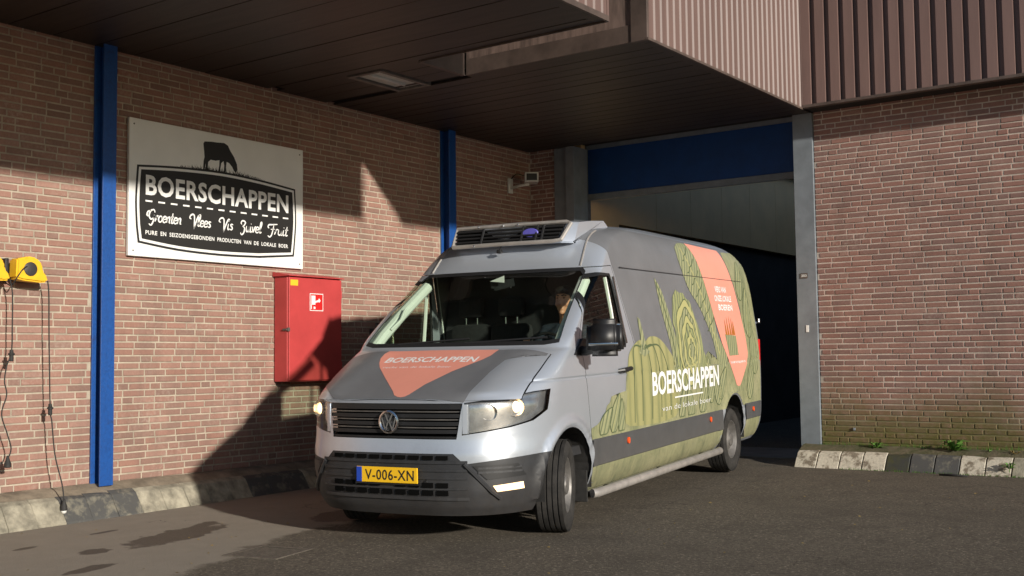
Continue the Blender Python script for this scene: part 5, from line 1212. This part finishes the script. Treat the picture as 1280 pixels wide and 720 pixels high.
# aerial
vb(B().box(-.925, -.885, -.065, -.02, 2.235, 2.27, .008), 'aerial_base', M['plastic_dk']); vb(B().tube([(-.90, -.04, 2.26), (-.97, -.005, 2.42)], [.005, .003], 6), 'aerial', M['plastic_dk'])
# wipers
for (v0, v1, s0) in ((-.55, .12, 1), (.10, .80, 1)):
    pts = [(f_uf(1.44 + .04 * t) - .035 + .015 - .045 * (abs(v0 + (v1 - v0) * t) / .95) ** 2, v0 + (v1 - v0) * t, 1.452 + .035 * t) for t in np.linspace(0, 1, 8)]
    vb(B().tube(pts, .009, 6), 'wiper', M['plastic_dk'])
# ---- cab interior
vb(B().box(-.60, .0, -.86, .86, 1.0, 1.36, .03).box(-.45, -.02, -.84, .84, 1.36, 1.405, .015).box(-.62, -.40, .28, .66, 1.30, 1.44, .03), 'dashboard', M['cab_dark'], None, True, 30)
vb(B().add([(-1.47, -.95, .5), (-1.47, .95, .5), (-1.47, .95, 1.4), (-1.47, .87, 2.15), (-1.47, -.87, 2.15), (-1.47, -.95, 1.4)], [[0, 1, 2, 3, 4, 5]]), 'bulkhead', M['cab_dark'], None, False)
vb(B().box(-1.55, -.1, -.93, .93, .55, .62), 'cab_floor', M['cab_dark'], None, False)
vb(B().box(-1.50, -1.12, -.74, .74, 2.10, 2.13), 'headliner', M['lining'], None, False)
for (vc, wd) in ((.47, .46), (-.18, .42), (-.60, .42)):
    st_ = vb(B().box(-1.36, -.86, vc - wd / 2, vc + wd / 2, .88, 1.03, .05), 'seat', M['seat'])
    vb(B().box(-1.46, -1.32, vc - wd / 2, vc + wd / 2, 1.0, 1.62, .06), 'backrest', M['seat'], st_)
    vb(B().box(-1.44, -1.34, vc - .13, vc + .13, 1.68, 1.87, .04), 'headrest', M['seat'], st_)
    for q in (-.06, .06): vb(B().tube([(-1.39, vc + q, 1.58), (-1.39, vc + q, 1.72)], .008, 6), 'headrest_post', M['chrome'], st_)
swc = Vector((-.66, .47, 1.36)); swr = Matrix.Rotation(R(-32), 3, 'Y')
sw = vb(B().tube([swc + swr @ Vector((0, .19 * math.cos(t), .19 * math.sin(t))) for t in np.linspace(0, 2 * math.pi, 28)], .014, 8), 'steering_wheel', M['plastic_dk'])
vb(B().tube([swc + swr @ Vector((0, -.18, 0)), swc + swr @ Vector((-.02, 0, 0)), swc + swr @ Vector((0, .18, 0))], [.012, .04, .012], 8).tube([swc, swc + Vector((.25, 0, -.18))], .03, 8), 'steering_column', M['plastic_dk'], sw)
vb(B().add([(-.80, .16, 1.94), (-.80, -.04, 1.90), (-.80, -.05, 1.92), (-.81, .14, 2.01)], [[0, 1, 2, 3]]).box(-.86, -.83, -.10, .10, 1.92, 2.0, .01), 'rear_mirror', M['cab_dark'], None, False)
vb(B().prism([(-.08, 1.985), (.06, 2.03), (.06, 1.97)], 0, -.79, -.785), 'paper_card', M['white_print'], None, False)

for s_ in (1, -1):
    pts = []
    for q in ((.02, .90, 1.43), (-.20, .885, 1.60), (-.46, .85, 1.80), (-.82, .80, 2.06)):
        h_ = BVH.find_nearest(Vector((q[0], s_ * q[1], q[2]))); pts.append(h_[0] - h_[1] * .075)
    vb(B().tube(pts, [.045, .05, .05, .05], 10), 'pillar_trim', M['lining'])
vb(B().tube([(-.30, -.80, 1.58), (-.38, -.75, 1.66), (-.48, -.765, 1.76)], [.012, .014, .012], 8), 'grab_handle', M['lining'])
# ------------------------------------------------------------------ driver
def person_mesh(name, builder, voxel, m, parent=None, smooth_it=6):
    me = bpy.data.meshes.new(name); me.from_pydata([tuple(rk(v)) for v in builder.V], [], builder.F)
    o = bpy.data.objects.new(name, me); COL.objects.link(o)
    md = o.modifiers.new('r', 'REMESH'); md.mode = 'VOXEL'; md.voxel_size = voxel; md.use_smooth_shade = True
    s2 = o.modifiers.new('s', 'SMOOTH'); s2.iterations = smooth_it; s2.factor = .5
    dg = bpy.context.evaluated_depsgraph_get(); me2 = bpy.data.meshes.new_from_object(o.evaluated_get(dg)); o.modifiers.clear(); o.data = me2
    o.data.materials.clear(); o.data.materials.append(m); o.data.polygons.foreach_set('use_smooth', [True] * len(o.data.polygons))
    if parent: o.parent = parent
    return o
hc = Vector((-.97, .555, 1.80))
b = B(); b.ball(hc, (.098, .078, .118), 24); b.ball(hc + Vector((.02, 0, -.055)), (.072, .060, .070), 20)
b.tube([hc + Vector((.09, 0, .035)), hc + Vector((.105, 0, .0)), hc + Vector((.122, 0, -.028)), hc + Vector((.10, 0, -.042))], [.010, .013, .019, .012], 10)     # nose
b.ball(hc + Vector((.088, 0, .045)), (.018, .055, .012), 12); b.ball(hc + Vector((.088, 0, -.072)), (.016, .026, .008), 10); b.ball(hc + Vector((.080, 0, -.105)), (.02, .028, .02), 10)
for s_ in (1, -1): b.ball(hc + Vector((-.005, s_ * .080, -.005)), (.022, .010, .032), 10); b.ball(hc + Vector((.070, s_ * .042, -.030)), (.024, .022, .024), 10)
b.tube([hc + Vector((-.02, -.005, -.08)), (-1.02, .54, 1.64), (-1.05, .53, 1.56)], [.058, .056, .075], 14)
b.tube([(-1.05, .53, 1.58), (-1.06, .52, 1.48), (-1.08, .50, 1.30), (-1.10, .48, 1.12), (-1.10, .47, 1.04)], [.09, .15, .145, .14, .15], 16)
hands = []
for s_ in (1, -1):
    sh = Vector((-1.05, .52 + s_ * .17, 1.53)); el = Vector((-.93, .50 + s_ * .27, 1.27)); ang = R(28) if s_ > 0 else R(152)
    gp = swc + swr @ Vector((0, .19 * math.cos(ang), .19 * math.sin(ang))); wr_ = gp + Vector((-.085, s_ * .01, -.035))
    b.tube([(-1.05, .53, 1.54), sh, el, wr_], [.07, .062, .046, .029], 12)
    b.tube([wr_, wr_ + (gp - wr_) * .45, wr_ + (gp - wr_) * .75], [.030, .040, .036], 10)
    for k in range(4):
        o_ = Vector((0, .0, -.033 + k * .022)); base = wr_ + (gp - wr_) * .75 + o_; ln = (.026, .031, .029, .023)[k]
        b.tube([base, gp + o_ + Vector((.012, s_ * .018, .012)), gp + o_ + Vector((ln, s_ * .004, .002)), gp + o_ + Vector((.014, -s_ * .014, -.006))], [.0105, .0105, .0098, .0085], 8)
    b.tube([wr_ + (gp - wr_) * .4 + Vector((0, -s_ * .028, .012)), gp + Vector((-.02, -s_ * .03, .02)), gp + Vector((.012, -s_ * .022, .035))], [.014, .012, .0095], 8)
    kn = Vector((-.62, .47 + s_ * .12, 1.02)); b.tube([(-1.08, .47 + s_ * .09, 1.05), kn, (-.42, .47 + s_ * .12, .70)], [.095, .065, .045], 12)
    b.tube([(-.46, .47 + s_ * .12, .70), (-.40, .47 + s_ * .12, .665), (-.24, .47 + s_ * .13, .655)], [.045, .042, .034], 10)
person = person_mesh('person', b, .0095, M['skin'], None, 4)
person.matrix_world = van_matrix(); tag(person, 'dark-haired driver in a navy jacket behind the windscreen, hands on the wheel', 'person')
b = B(); b.tube([(-1.05, .53, 1.60), (-1.06, .52, 1.50), (-1.08, .50, 1.30), (-1.10, .48, 1.12), (-1.10, .47, 1.02)], [.095, .185, .175, .17, .17], 18)
for s_ in (1, -1):
    sh = Vector((-1.05, .52 + s_ * .17, 1.53)); el = Vector((-.93, .50 + s_ * .27, 1.27)); ang = R(28) if s_ > 0 else R(152)
    gp = swc + swr @ Vector((0, .19 * math.cos(ang), .19 * math.sin(ang))); wr_ = gp + Vector((-.085, s_ * .01, -.035)); b.tube([(-1.05, .53, 1.54), sh, el, wr_ + (el - wr_) * .08], [.09, .080, .063, .045], 14)
person_mesh('jacket', b, .012, M['jacket'], person)
b = B()
for s_ in (1, -1):
    kn = Vector((-.62, .47 + s_ * .12, 1.02)); b.tube([(-1.10, .47 + s_ * .09, 1.05), kn, (-.42, .47 + s_ * .12, .72)], [.112, .080, .060], 14)
person_mesh('trousers', b, .012, M['cab_dark'], person)
b = B().ball(hc + Vector((-.020, 0, .030)), (.100, .086, .105), 22).ball(hc + Vector((-.045, 0, -.02)), (.075, .084, .085), 18).ball(hc + Vector((.050, 0, .082)), (.055, .074, .042), 16).ball(hc + Vector((.012, .068, .01)), (.030, .018, .055), 12).ball(hc + Vector((.012, -.068, .01)), (.030, .018, .055), 12)
person_mesh('hair', b, .009, M['hair'], person)
b = B()
for s_ in (1, -1): b.ball(hc + Vector((.089, s_ * .030, .020)), (.006, .011, .005), 10); b.tube([hc + Vector((.098, s_ * .012, .040)), hc + Vector((.096, s_ * .032, .046)), hc + Vector((.082, s_ * .052, .040))], .0055, 6)
e_ = b; mk('eyes', [rk(v) for v in e_.V], e_.F, M['hair'], person, True)
